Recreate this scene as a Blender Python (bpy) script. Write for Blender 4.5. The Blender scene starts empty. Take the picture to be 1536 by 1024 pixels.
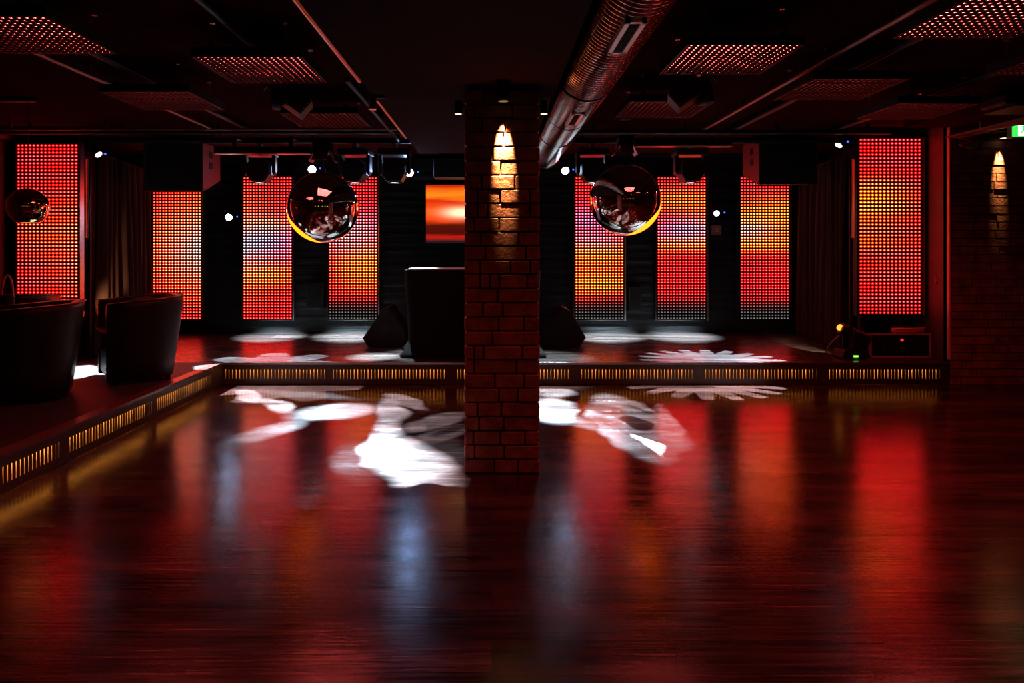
import bpy, math, random
from mathutils import Vector, Matrix
R = random.Random(7)
C = bpy.context.scene.collection
F = 1024.0; VX = 738.0; VY = 375.0; CH = 1.3; PI = math.pi

def P(px, py, Y):                     # where a picture point lies at depth Y
    return Vector(((px-VX)*Y/F, Y, CH+(VY-py)*Y/F))
def FL(px, py, h=0.0):                # picture point on a level floor of height h
    Y = F*(CH-h)/(py-VY)
    return Vector(((px-VX)*Y/F, Y, h))

# ------------------------------------------------------------------ meshes
class MB:
    def __init__(s): s.v=[]; s.f=[]; s.sm=[]; s.uv={}
    def add(s, vs, fs, smooth=False):
        o=len(s.v); s.v += [tuple(v) for v in vs]
        for f in fs: s.f.append([i+o for i in f]); s.sm.append(smooth)
        return s
    def box(s,x0,x1,y0,y1,z0,z1):
        vs=[(x,y,z) for z in (z0,z1) for y in (y0,y1) for x in (x0,x1)]
        return s.add(vs,[(0,2,3,1),(4,5,7,6),(0,1,5,4),(2,6,7,3),(0,4,6,2),(1,3,7,5)])
    def cbox(s,c,sx,sy,sz): return s.box(c[0]-sx/2,c[0]+sx/2,c[1]-sy/2,c[1]+sy/2,c[2]-sz/2,c[2]+sz/2)
    def cyl(s,p0,p1,r0,r1=None,n=16,caps=True,smooth=True):
        p0=Vector(p0);p1=Vector(p1);r1=r0 if r1 is None else r1
        a=(p1-p0).normalized();u=a.orthogonal().normalized();w=a.cross(u)
        vs=[]
        for p,r in((p0,r0),(p1,r1)):
            for i in range(n):
                t=2*PI*i/n; vs.append(p+u*(r*math.cos(t))+w*(r*math.sin(t)))
        s.add(vs,[(i,(i+1)%n,n+(i+1)%n,n+i) for i in range(n)],smooth)
        if caps:
            s.add(vs[:n],[tuple(range(n))[::-1]]); s.add(vs[n:],[tuple(range(n))])
        return s
    def tube(s,pts,r,n=8,closed=False):
        pts=[Vector(p) for p in pts]; N=len(pts); vs=[]; u=None
        for i,p in enumerate(pts):
            a=(pts[(i+1)%N]-pts[i-1]) if closed else (pts[min(i+1,N-1)]-pts[max(i-1,0)])
            a.normalize()
            if u is None: u=a.orthogonal().normalized()
            else:
                u=u-a*u.dot(a); u.normalize()
            w=a.cross(u)
            for k in range(n):
                t=2*PI*k/n; vs.append(p+u*(r*math.cos(t))+w*(r*math.sin(t)))
        fs=[]
        for i in range(N if closed else N-1):
            j=(i+1)%N
            for k in range(n):
                fs.append((i*n+k,i*n+(k+1)%n,j*n+(k+1)%n,j*n+k))
        if not closed:
            fs.append(tuple(range(n))[::-1]); fs.append(tuple((N-1)*n+k for k in range(n)))
        return s.add(vs,fs,True)
    def lathe(s,prof,c=(0,0,0),n=32):           # (r,z) pairs about vertical axis
        vs=[(c[0]+r*math.cos(2*PI*k/n),c[1]+r*math.sin(2*PI*k/n),c[2]+z) for r,z in prof for k in range(n)]
        fs=[(i*n+k,i*n+(k+1)%n,(i+1)*n+(k+1)%n,(i+1)*n+k) for i in range(len(prof)-1) for k in range(n)]
        return s.add(vs,fs,True)
    def prism(s,poly,axis,a0,a1):               # closed polygon swept along an axis
        n=len(poly)
        def q(p,a):
            return (a,p[0],p[1]) if axis=='x' else (p[0],a,p[1]) if axis=='y' else (p[0],p[1],a)
        vs=[q(p,a0) for p in poly]+[q(p,a1) for p in poly]
        return s.add(vs,[tuple(range(n))[::-1],tuple(range(n,2*n))]+[(i,(i+1)%n,n+(i+1)%n,n+i) for i in range(n)])
    def loft(s,rings,cap=True,smooth=True):
        n=len(rings[0]); vs=[p for r in rings for p in r]
        fs=[(i*n+k,i*n+(k+1)%n,(i+1)*n+(k+1)%n,(i+1)*n+k) for i in range(len(rings)-1) for k in range(n)]
        s.add(vs,fs,smooth)
        if cap:
            s.add(rings[0],[tuple(range(n))[::-1]]); s.add(rings[-1],[tuple(range(n))])
        return s
    def disc(s,c,axis,r,n=20,r_in=0):
        c=Vector(c);a=Vector(axis).normalized();u=a.orthogonal().normalized();w=a.cross(u)
        o=[c+u*(r*math.cos(2*PI*i/n))+w*(r*math.sin(2*PI*i/n)) for i in range(n)]
        if r_in<=0: return s.add(o,[tuple(range(n))])
        q=[c+u*(r_in*math.cos(2*PI*i/n))+w*(r_in*math.sin(2*PI*i/n)) for i in range(n)]
        return s.add(o+q,[(i,(i+1)%n,n+(i+1)%n,n+i) for i in range(n)])
    def xf(s,M,start=0):
        for i in range(start,len(s.v)): s.v[i]=tuple(M@Vector(s.v[i]))
        return s
    def build(s,name,mat,parent=None,bevel=0,local=False,seg=2,fix=True):
        me=bpy.data.meshes.new(name)
        off=Vector((0,0,0)) if (parent is None or local) else wloc(parent)
        me.from_pydata([tuple(Vector(v)-off) for v in s.v],[],s.f)
        me.polygons.foreach_set('use_smooth',s.sm)
        if fix:
            import bmesh
            b=bmesh.new(); b.from_mesh(me); bmesh.ops.recalc_face_normals(b,faces=b.faces); b.to_mesh(me); b.free()
        me.materials.append(mat)
        o=bpy.data.objects.new(name,me); C.objects.link(o)
        if parent: o.parent=parent
        if bevel:
            m=o.modifiers.new('bevel','BEVEL'); m.width=bevel; m.segments=seg; m.limit_method='ANGLE'; m.angle_limit=math.radians(40)
        return o
def wloc(o):
    l=Vector(o.location)
    while o.parent: o=o.parent; l+=Vector(o.location)
    return l
def thing(name,label,cat,loc=(0,0,0),group=None,rz=0):
    o=bpy.data.objects.new(name,None); C.objects.link(o); o.location=loc; o.rotation_euler=(0,0,rz)
    o.empty_display_size=.1
    return tag(o,label,cat,group)
def tag(o,label,cat,group=None,kind=None):
    o['label']=label; o['category']=cat
    if group: o['group']=group
    if kind: o['kind']=kind
    return o
def struct(o,label=None):
    o['kind']='structure'
    if label: o['label']=label
    return o
def copy_tree(o,parent=None):
    c=o.copy(); C.objects.link(c)
    if parent: c.parent=parent
    for ch in list(o.children): copy_tree(ch,c)
    return c

# ------------------------------------------------------------------ materials
def nt(m): m.use_nodes=True; return m.node_tree.nodes, m.node_tree.links
def mat(name,col,rough=.5,metal=0,bump=0,scale=30,spec=.5,var=0,stretch=(1,1,1),sheen=0,aniso=0):
    m=bpy.data.materials.new(name); N,L=nt(m); b=N['Principled BSDF']
    b.inputs['Base Color'].default_value=(*col,1); b.inputs['Roughness'].default_value=rough
    b.inputs['Metallic'].default_value=metal; b.inputs['Specular IOR Level'].default_value=spec
    if sheen: b.inputs['Sheen Weight'].default_value=sheen
    tc=N.new('ShaderNodeTexCoord'); mp=N.new('ShaderNodeMapping'); mp.inputs['Scale'].default_value=stretch
    L.new(tc.outputs['Object'],mp.inputs[0])
    ns=N.new('ShaderNodeTexNoise'); ns.inputs['Scale'].default_value=scale; ns.inputs['Detail'].default_value=4
    L.new(mp.outputs[0],ns.inputs['Vector'])
    v=var or .12
    mr=N.new('ShaderNodeMapRange'); mr.inputs[3].default_value=1-v*1.6; mr.inputs[4].default_value=1+v*1.6
    L.new(ns.outputs['Fac'],mr.inputs[0])
    mx=N.new('ShaderNodeVectorMath'); mx.operation='SCALE'; mx.inputs[0].default_value=col
    L.new(mr.outputs[0],mx.inputs['Scale']); L.new(mx.outputs[0],b.inputs['Base Color'])
    if bump:
        bp=N.new('ShaderNodeBump'); bp.inputs['Strength'].default_value=bump; bp.inputs['Distance'].default_value=.01
        L.new(ns.outputs['Fac'],bp.inputs['Height']); L.new(bp.outputs[0],b.inputs['Normal'])
    return m
def emit(name,col,strength):
    m=bpy.data.materials.new(name); N,L=nt(m); N.clear()
    e=N.new('ShaderNodeEmission'); e.inputs[0].default_value=(*col,1); e.inputs[1].default_value=strength
    o=N.new('ShaderNodeOutputMaterial'); L.new(e.outputs[0],o.inputs[0]); return m
def MA(N,L,op,a,b=None,clamp=False):
    n=N.new('ShaderNodeMath'); n.operation=op; n.use_clamp=clamp
    for i,x in enumerate((a,b)):
        if x is None: continue
        if isinstance(x,(int,float)): n.inputs[i].default_value=x
        else: L.new(x,n.inputs[i])
    return n.outputs[0]

M={}
M['black']=mat('black_paint',(.007,.006,.006),.5,spec=.25)
M['blackgloss']=mat('black_gloss_plastic',(.008,.007,.007),.4,spec=.3)
M['blackmetal']=mat('black_powdercoat',(.011,.009,.009),.5,spec=.15,bump=.05,scale=200)
M['steel']=mat('brushed_steel',(.55,.53,.52),.3,1)
M['zinc']=mat('zinc_conduit',(.26,.16,.15),.45,1)
M['chrome']=mat('chrome_mirror',(.86,.85,.84),.015,1,var=.01)
M['goldmirror']=mat('gold_mirror',(.85,.55,.28),.03,1,var=.01)
M['duct']=mat('aluminium_duct',(.56,.54,.53),.13,1,bump=.12,scale=18)
M['white']=mat('off_white_paint',(.55,.53,.5),.5)
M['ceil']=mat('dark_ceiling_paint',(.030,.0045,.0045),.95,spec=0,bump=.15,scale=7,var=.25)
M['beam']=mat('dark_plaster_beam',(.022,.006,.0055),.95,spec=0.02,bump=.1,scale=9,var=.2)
M['wall']=mat('dark_wall_paint',(.05,.022,.02),.6,bump=.12,scale=14)
M['backdrop']=mat('black_backdrop_cloth',(.007,.007,.008),.6,spec=.15,bump=.9,scale=5,stretch=(.5,.5,7))
M['leather']=mat('black_leather',(.008,.006,.006),.36,bump=.2,scale=120,spec=.4)
M['cloth']=mat('black_stretch_cloth',(.005,.005,.005),.65,bump=.5,scale=26,stretch=(1,1,.35),spec=.04)
M['velvet']=mat('dark_curtain_velvet',(.04,.014,.010),.8,spec=.1,bump=.2,scale=60,stretch=(1,1,.1))
M['carpet']=mat('dark_platform_carpet',(.016,.009,.008),.5,bump=.3,scale=60)
M['fascia']=mat('dark_stained_fascia',(.03,.013,.008),.4,bump=.1,scale=25,stretch=(.3,1,3))
M['pine']=mat('pale_cavity_board',(.6,.42,.25),.6)
M['mortar']=mat('dark_mortar',(.03,.018,.014),.85,bump=.6,scale=90)
M['rubber']=mat('black_cable_rubber',(.02,.02,.02),.5)
M['gray']=mat('dark_gray_fabric_grille',(.010,.009,.009),.85,bump=.5,scale=300,spec=.06)

def brick_mat():
    m=bpy.data.materials.new('rough_dark_brick'); N,L=nt(m); b=N['Principled BSDF']
    tc=N.new('ShaderNodeTexCoord'); n1=N.new('ShaderNodeTexNoise'); n1.inputs['Scale'].default_value=9; n1.inputs['Detail'].default_value=6
    n2=N.new('ShaderNodeTexNoise'); n2.inputs['Scale'].default_value=38; n2.inputs['Detail'].default_value=5; n2.inputs['Roughness'].default_value=.62
    for n in (n1,n2): L.new(tc.outputs['Object'],n.inputs['Vector'])
    cr=N.new('ShaderNodeValToRGB'); cr.color_ramp.elements[0].color=(.11,.03,.02,1); cr.color_ramp.elements[1].color=(.34,.12,.075,1)
    cr.color_ramp.elements[0].position=.3; cr.color_ramp.elements[1].position=.75
    L.new(n1.outputs['Fac'],cr.inputs[0]); L.new(cr.outputs[0],b.inputs['Base Color'])
    b.inputs['Roughness'].default_value=.42
    bp=N.new('ShaderNodeBump'); bp.inputs['Strength'].default_value=.75; bp.inputs['Distance'].default_value=.012
    L.new(n2.outputs['Fac'],bp.inputs['Height']); L.new(bp.outputs[0],b.inputs['Normal'])
    return m
M['brick']=brick_mat()

def floor_mat(name,c0,c1,rlo,rhi,plank=(1.3,.19),scr=1.0,swirl=0):
    m=bpy.data.materials.new(name); N,L=nt(m); b=N['Principled BSDF']
    g=N.new('ShaderNodeNewGeometry')
    bk=N.new('ShaderNodeTexBrick'); bk.offset=.37; bk.inputs['Scale'].default_value=1
    bk.inputs['Brick Width'].default_value=plank[0]; bk.inputs['Row Height'].default_value=plank[1]
    bk.inputs['Mortar Size'].default_value=.0016; bk.inputs['Bias'].default_value=0
    bk.inputs['Color1'].default_value=(.25,.25,.25,1); bk.inputs['Color2'].default_value=(1,1,1,1); bk.inputs['Mortar'].default_value=(.12,.12,.12,1)
    L.new(g.outputs['Position'],bk.inputs['Vector'])
    # grain drawn out along the boards, shifted from board to board
    ad=N.new('ShaderNodeVectorMath'); ad.operation='MULTIPLY_ADD'; ad.inputs[1].default_value=(3.1,7.7,0)
    L.new(bk.outputs['Color'],ad.inputs[0]); L.new(g.outputs['Position'],ad.inputs[2])
    mp=N.new('ShaderNodeMapping'); mp.inputs['Scale'].default_value=(1.4,44,1); L.new(ad.outputs[0],mp.inputs[0])
    gr=N.new('ShaderNodeTexNoise'); gr.inputs['Scale'].default_value=1.6; gr.inputs['Detail'].default_value=7; gr.inputs['Roughness'].default_value=.65; gr.inputs['Distortion'].default_value=.4+swirl
    L.new(mp.outputs[0],gr.inputs['Vector'])
    cr=N.new('ShaderNodeValToRGB'); cr.color_ramp.elements[0].position=.32; cr.color_ramp.elements[1].position=.72
    cr.color_ramp.elements[0].color=(*c0,1); cr.color_ramp.elements[1].color=(*c1,1)
    L.new(gr.outputs['Fac'],cr.inputs[0])
    mx=N.new('ShaderNodeMix'); mx.data_type='RGBA'; mx.blend_type='MULTIPLY'; mx.inputs[0].default_value=.75
    L.new(cr.outputs[0],mx.inputs[6]); L.new(bk.outputs['Color'],mx.inputs[7]); mq=N.new('ShaderNodeMapping'); mq.inputs['Scale'].default_value=(.55,5,1); L.new(ad.outputs[0],mq.inputs[0])
    pn=N.new('ShaderNodeTexNoise'); pn.inputs['Scale'].default_value=1.5; pn.inputs['Detail'].default_value=6; pn.inputs['Roughness'].default_value=.7; L.new(mq.outputs[0],pn.inputs['Vector'])
    pr=N.new('ShaderNodeMapRange'); pr.inputs[1].default_value=.36; pr.inputs[2].default_value=.64; pr.inputs[3].default_value=.22; pr.inputs[4].default_value=1.25; L.new(pn.outputs['Fac'],pr.inputs[0])
    sc_=N.new('ShaderNodeVectorMath'); sc_.operation='SCALE'; L.new(mx.outputs[2],sc_.inputs[0]); L.new(pr.outputs[0],sc_.inputs['Scale'])
    L.new(sc_.outputs[0],b.inputs['Base Color'])
    # scratches / wear
    mp2=N.new('ShaderNodeMapping'); mp2.inputs['Scale'].default_value=(2.2,5.5,1); mp2.inputs['Rotation'].default_value=(0,0,.5); L.new(g.outputs['Position'],mp2.inputs[0])
    wn=N.new('ShaderNodeTexNoise'); wn.inputs['Scale'].default_value=1.2; wn.inputs['Detail'].default_value=5; L.new(mp2.outputs[0],wn.inputs['Vector'])
    sv=N.new('ShaderNodeTexVoronoi'); sv.feature='DISTANCE_TO_EDGE'; sv.inputs['Scale'].default_value=3.3
    mp3=N.new('ShaderNodeMapping'); mp3.inputs['Scale'].default_value=(1,.45,1); mp3.inputs['Rotation'].default_value=(0,0,.9)
    L.new(ad.outputs[0],mp3.inputs[0]); L.new(mp3.outputs[0],sv.inputs['Vector'])
    sl=N.new('ShaderNodeMapRange'); sl.inputs[1].default_value=0; sl.inputs[2].default_value=.006; sl.inputs[3].default_value=1; sl.inputs[4].default_value=0
    L.new(sv.outputs['Distance'],sl.inputs[0])
    rr=N.new('ShaderNodeMapRange'); rr.inputs[1].default_value=.3; rr.inputs[2].default_value=.7; rr.inputs[3].default_value=rlo; rr.inputs[4].default_value=rhi
    L.new(wn.outputs['Fac'],rr.inputs[0])
    r2=MA(N,L,'MULTIPLY',gr.outputs['Fac'],.14); r3=MA(N,L,'ADD',rr.outputs[0],r2); r4=MA(N,L,'MULTIPLY',sl.outputs[0],.05*scr); r5=MA(N,L,'ADD',r3,r4)
    L.new(r5,b.inputs['Roughness'])
    h=MA(N,L,'ADD',MA(N,L,'MULTIPLY',gr.outputs['Fac'],.5),MA(N,L,'MULTIPLY',bk.outputs['Fac'],-.6))
    bp=N.new('ShaderNodeBump'); bp.inputs['Strength'].default_value=.24; bp.inputs['Distance'].default_value=.004
    L.new(h,bp.inputs['Height']); L.new(bp.outputs[0],b.inputs['Normal'])
    sl2=N.new('ShaderNodeMapRange'); sl2.inputs[1].default_value=.3; sl2.inputs[2].default_value=.7; sl2.inputs[3].default_value=.12; sl2.inputs[4].default_value=.85
    L.new(gr.outputs['Fac'],sl2.inputs[0]); L.new(MA(N,L,'MULTIPLY',sl2.outputs[0],MA(N,L,'ADD',.62,MA(N,L,'MULTIPLY',pr.outputs[0],.42))),b.inputs['Specular IOR Level'])
    return m
M['floor']=floor_mat('dark_wood_laminate',(.012,.005,.004),(.118,.047,.038),.07,.15)
M['deck']=floor_mat('dark_stage_laminate',(.03,.022,.022),(.075,.058,.057),.15,.24,(2.0,.6),.3,1.5)

# LED picture: one sunset film running across all the wall panels (world x, z)
def led_wall_mat():
    m=bpy.data.materials.new('led_wall_picture'); N,L=nt(m); N.clear()
    g=N.new('ShaderNodeNewGeometry'); uv=N.new('ShaderNodeUVMap')
    sp=N.new('ShaderNodeSeparateXYZ'); L.new(uv.outputs[0],sp.inputs[0])
    fx=MA(N,L,'SUBTRACT',MA(N,L,'FRACT',sp.outputs[0]),.5); fy=MA(N,L,'SUBTRACT',MA(N,L,'FRACT',sp.outputs[1]),.5)
    gx=MA(N,L,'POWER',MA(N,L,'DIVIDE',fx,.20),2); gy=MA(N,L,'POWER',MA(N,L,'DIVIDE',fy,.155),2)
    d=MA(N,L,'ADD',gx,gy)
    dot=MA(N,L,'POWER',2.718,MA(N,L,'MULTIPLY',d,-1))
    core=MA(N,L,'POWER',dot,1.6)
    def blob(px,py,rx,ry,Y,w):
        c=P(px,py,Y); s=N.new('ShaderNodeVectorMath'); s.operation='SUBTRACT'; s.inputs[1].default_value=c; L.new(g.outputs['Position'],s.inputs[0])
        k=N.new('ShaderNodeVectorMath'); k.operation='MULTIPLY'; k.inputs[1].default_value=(F/(rx*Y),.4,F/(ry*Y)); L.new(s.outputs[0],k.inputs[0])
        q=N.new('ShaderNodeVectorMath'); q.operation='DOT_PRODUCT'; L.new(k.outputs[0],q.inputs[0]); L.new(k.outputs[0],q.inputs[1])
        return MA(N,L,'MULTIPLY',MA(N,L,'POWER',2.718,MA(N,L,'MULTIPLY',q.outputs['Value'],-1)),w)
    B=8.86
    yel=[(318,370,75,58,B,1.0),(400,338,40,12,B,.5),(395,412,45,14,B,.7),(545,395,35,32,B,.9),(515,345,40,22,B,.5),(885,380,60,20,B,.8),(890,424,55,16,B,1.0),(1020,300,50,14,B,.55),
         (1030,365,60,10,B,.7),(1120,335,75,26,B,.9),(1140,366,60,9,B,.7),(1300,298,50,22,6.95,.85),(1345,400,60,40,6.95,.05),(70,352,70,26,6.95,.12)]
    wht=[(322,372,52,36,B,1.0),(400,362,52,26,B,.95),(525,348,45,26,B,.75),(880,330,50,18,B,.6),(890,360,40,12,B,.5),(1032,345,48,15,B,1.0),(1120,345,32,12,B,.6)]
    def tot(lst):
        t=None
        for a in lst:
            x=blob(*a); t=x if t is None else MA(N,L,'ADD',t,x)
        return t
    ty=tot(yel); tw=tot(wht)
    # drifting variation of the film
    ns=N.new('ShaderNodeTexNoise'); ns.inputs['Scale'].default_value=1.4; ns.inputs['Detail'].default_value=3
    mp=N.new('ShaderNodeMapping'); mp.inputs['Scale'].default_value=(.8,0,4); L.new(g.outputs['Position'],mp.inputs[0]); L.new(mp.outputs[0],ns.inputs['Vector'])
    vr=N.new('ShaderNodeMapRange'); vr.inputs[1].default_value=.3; vr.inputs[2].default_value=.7; vr.inputs[3].default_value=.55; vr.inputs[4].default_value=1.25
    L.new(ns.outputs['Fac'],vr.inputs[0])
    # the dark ground line at the foot of the film, over the middle panels
    ps=N.new('ShaderNodeSeparateXYZ'); L.new(g.outputs['Position'],ps.inputs[0])
    f=N.new('ShaderNodeMapRange'); f.interpolation_type='SMOOTHSTEP'; f.inputs[1].default_value=.40; f.inputs[2].default_value=.80; f.inputs[3].default_value=.25; f.inputs[4].default_value=1
    zz=MA(N,L,'ADD',ps.outputs[2],MA(N,L,'MULTIPLY',MA(N,L,'LESS_THAN',ps.outputs[0],-2.4),.6)); L.new(zz,f.inputs[0])
    S=28.0
    base=MA(N,L,'MULTIPLY',MA(N,L,'MULTIPLY',dot,S),MA(N,L,'POWER',f.outputs[0],5))
    r=MA(N,L,'MULTIPLY',base,MA(N,L,'MULTIPLY',MA(N,L,'MULTIPLY',vr.outputs[0],.9),MA(N,L,'SUBTRACT',1,MA(N,L,'MULTIPLY',MA(N,L,'MINIMUM',tw,1),.72))))
    cb=MA(N,L,'MULTIPLY',base,core)
    gg=MA(N,L,'ADD',MA(N,L,'MULTIPLY',cb,.024),MA(N,L,'MULTIPLY',base,MA(N,L,'ADD',MA(N,L,'MULTIPLY',ty,.13),MA(N,L,'MULTIPLY',tw,.08))))
    bb=MA(N,L,'ADD',MA(N,L,'MULTIPLY',cb,.030),MA(N,L,'MULTIPLY',base,MA(N,L,'MULTIPLY',tw,.19)))
    gy_=MA(N,L,'MULTIPLY',MA(N,L,'MULTIPLY',dot,MA(N,L,'SUBTRACT',1,f.outputs[0])),.45)
    gg=MA(N,L,'ADD',gg,gy_); bb=MA(N,L,'ADD',bb,gy_); r=MA(N,L,'ADD',r,gy_)
    cc=N.new('ShaderNodeCombineXYZ'); L.new(r,cc.inputs[0]); L.new(gg,cc.inputs[1]); L.new(bb,cc.inputs[2])
    e=N.new('ShaderNodeEmission'); L.new(cc.outputs[0],e.inputs[0]); e.inputs[1].default_value=1
    o=N.new('ShaderNodeOutputMaterial'); L.new(e.outputs[0],o.inputs[0]); return m
M['ledwall']=led_wall_mat()
M['ledred']=emit('red_led',(1,.035,.025),44)
M['ledhot']=emit('pink_red_led',(1,.085,.075),74)
M['warmstrip']=emit('warm_led_strip',(1,.42,.06),32); M['warmstrip2']=emit('warm_led_strip_bright',(1,.42,.06),58)
M['lampA']=emit('cold_white_lamp',(.5,.68,1),70); M['lampB']=emit('dim_white_lamp',(.7,.85,1),7); M['lampC']=emit('blue_white_lamp',(.36,.55,1),150)
M['lensglow']=emit('cool_lens_glow',(.75,.92,1),7)
M['warmlamp']=emit('warm_lamp_disc',(1,.82,.5),2.2)
M['bulb']=emit('amber_bulb',(1,.6,.14),3)
M['blueled']=emit('blue_led',(.03,.08,1),3)
M['orangelens']=emit('orange_lens',(1,.28,.03),2.6)
M['greenled']=emit('green_display',(.25,.9,.05),2.2)
M['exitgreen']=emit('exit_green',(.06,.85,.10),1.1)
M['exitwhite']=emit('exit_white',(.85,1,.85),2.0)
M['redled']=emit('red_indicator',(1,.03,.02),1.2)

def tv_mat():
    m=bpy.data.materials.new('screen_sunset'); N,L=nt(m); N.clear()
    uv=N.new('ShaderNodeUVMap'); sp=N.new('ShaderNodeSeparateXYZ'); L.new(uv.outputs[0],sp.inputs[0])
    mp=N.new('ShaderNodeMapping'); mp.inputs['Scale'].default_value=(1.3,6,1); L.new(uv.outputs[0],mp.inputs[0])
    ns=N.new('ShaderNodeTexNoise'); ns.inputs['Scale'].default_value=1.3; ns.inputs['Detail'].default_value=2; L.new(mp.outputs[0],ns.inputs['Vector'])
    y=MA(N,L,'ADD',sp.outputs[1],MA(N,L,'MULTIPLY',MA(N,L,'SUBTRACT',ns.outputs['Fac'],.5),.22))
    cr=N.new('ShaderNodeValToRGB'); E=cr.color_ramp.elements
    E[0].position=0; E[0].color=(.015,.008,.012,1); E[1].position=1; E[1].color=(.6,.018,.002,1)
    for p,c in ((.10,(.5,.012,.004,1)),(.17,(.06,.004,.003,1)),(.30,(.10,.006,.002,1)),(.42,(.95,.06,.004,1)),(.56,(1,.12,.006,1)),(.70,(.65,.018,.003,1)),(.84,(1,.24,.01,1))):
        q=E.new(p); q.color=c
    L.new(y,cr.inputs[0])
    dx=MA(N,L,'DIVIDE',MA(N,L,'SUBTRACT',sp.outputs[0],.36),.26); dy=MA(N,L,'DIVIDE',MA(N,L,'SUBTRACT',sp.outputs[1],.52),.13)
    s=MA(N,L,'POWER',2.718,MA(N,L,'MULTIPLY',MA(N,L,'ADD',MA(N,L,'POWER',dx,2),MA(N,L,'POWER',dy,2)),-2.4))
    mx=N.new('ShaderNodeMix'); mx.data_type='RGBA'; L.new(MA(N,L,'MULTIPLY',s,1.15,True),mx.inputs[0]); L.new(cr.outputs[0],mx.inputs[6]); mx.inputs[7].default_value=(1.3,1.0,.6,1)
    e=N.new('ShaderNodeEmission'); L.new(mx.outputs[2],e.inputs[0]); e.inputs[1].default_value=1.15
    o=N.new('ShaderNodeOutputMaterial'); L.new(e.outputs[0],o.inputs[0]); return m
M['tv']=tv_mat()

# ------------------------------------------------------------------ room shell
SH=.218; CE=2.55; SY=6.60; BY=9.0; XL=-4.95; XR=4.43; PX=-2.6
struct(MB().box(XL-.1,6.4,-3.2,SY+.12,-.1,0).build('floor',M['floor']),'glossy dark wood plank dance floor')
struct(MB().box(XL-.1,6.4,-3.2,BY+.1,CE,CE+.1).build('ceiling',M['ceil']),'dark painted ceiling')
def backdrop():
    m=MB(); nx=220; nz=60; vs=[]
    for j in range(nz+1):
        for i in range(nx+1):
            x=XL+(XR+.1-XL)*i/nx; z=SH-.02+(CE-SH+.02)*j/nz
            d=.012*math.sin(z*58+.8*math.sin(x*2.1)+1.1*math.sin(x*.7))+.006*math.sin(z*31+x*3)
            vs.append((x,BY-.04+d,z))
    fs=[(j*(nx+1)+i,j*(nx+1)+i+1,(j+1)*(nx+1)+i+1,(j+1)*(nx+1)+i) for j in range(nz) for i in range(nx)]
    m.add(vs,fs,True); m.box(XL-.1,XR+.15,BY+.0,BY+.1,-.1,CE); return m
struct(backdrop().build('wall_back',M['backdrop'],fix=False),'black rippled cloth back wall of the stage')
struct(MB().box(XL-.1,XL,-3.2,BY,-.1,CE).build('wall_left',M['wall']),'dark left wall')
struct(MB().box(XL-.1,6.4,-3.3,-3.2,-.1,CE).build('wall_rear',M['wall']),'dark rear wall')
struct(MB().box(6.3,6.4,-3.2,SY+.06,-.1,CE).build('wall_right',M['wall']),'dark right wall')
w=MB().box(XR,XR+.12,SY+.02,BY,0,CE)
struct(w.build('wall_right_recess',M['wall']),'dark red side wall of the stage recess')

def brick_run(m,u0,u1,zs,place,rng,lo=.10,hi=.25,jo=.009):
    for z0,z1 in zs:
        u=u0; first=True
        while u<u1-.01:
            l=rng.uniform(lo,hi)*(rng.choice([.45,1]) if first else 1); first=False
            if rng.random()<.10: l=.055
            e=min(u+l,u1)
            if u1-e<.05: e=u1
            place(m,u+(jo/2 if u>u0 else 0),e-(jo/2 if e<u1 else 0),z0,z1); u=e
# right brick wall: bricks standing proud of a dark mortar face
def bw():
    m=MB(); rng=random.Random(3); zs=[]; z=0.004
    while z<2.5: zs.append((z,min(z+.069,2.5))); z+=.0785
    def pl(m,a,b,z0,z1):
        j=rng.uniform(-.004,.004); m.box(a,b,SY-.012+j,SY+.03,z0,z1)
    brick_run(m,XR,6.3,zs,pl,rng,.2,.25); return m
wb=struct(MB().box(XR,6.3,SY,SY+.1,0,CE).build('wall_front_right',M['mortar']),'dark brick wall right of the stage')
bo=bw().build('brick_facing',M['brick'],wb)
struct(MB().box(XR-.016,XR-.001,SY-.014,SY+.02,SH+.03,2.5).build('trim_1',mat('red_oxide_edge_bead',(.5,.2,.17),.4)),'thin corner bead where the brick wall meets the stage')

# plaster beam over the column
BZ=CH+.957
struct(MB().box(-.742,.385,-3.2,4.27,BZ,CE).box(-.735,.38,4.33,6.85,BZ+.012,CE).box(-.70,.35,4.27,4.33,BZ+.05,CE).build('trim_2',M['beam']),'dark plaster ceiling beam running over the column')
struct(MB().cyl((-.748,1.2,BZ-.004),(-.748,3.86,BZ-.004),.011,n=10).cyl((-.742,4.40,BZ+.008),(-.742,5.9,BZ+.008),.008,n=10).build('trim_3',mat('copper_metal_edge_profile',(.9,.5,.4),.33,.85)),'reddish metal edge profile along the left edge of the beam')
struct(MB().box(XL,XL+.05,2.0,8.9,2.42,2.5).build('trim_4',mat('red_brown_rail',(.16,.07,.06),.5)),'wall top rail at the left')
bk=MB().box(3.95,6.3,-3,6.55,2.475,CE)
struct(bk.build('trim_5',M['ceil']),'lowered ceiling strip along the right side')

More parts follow.
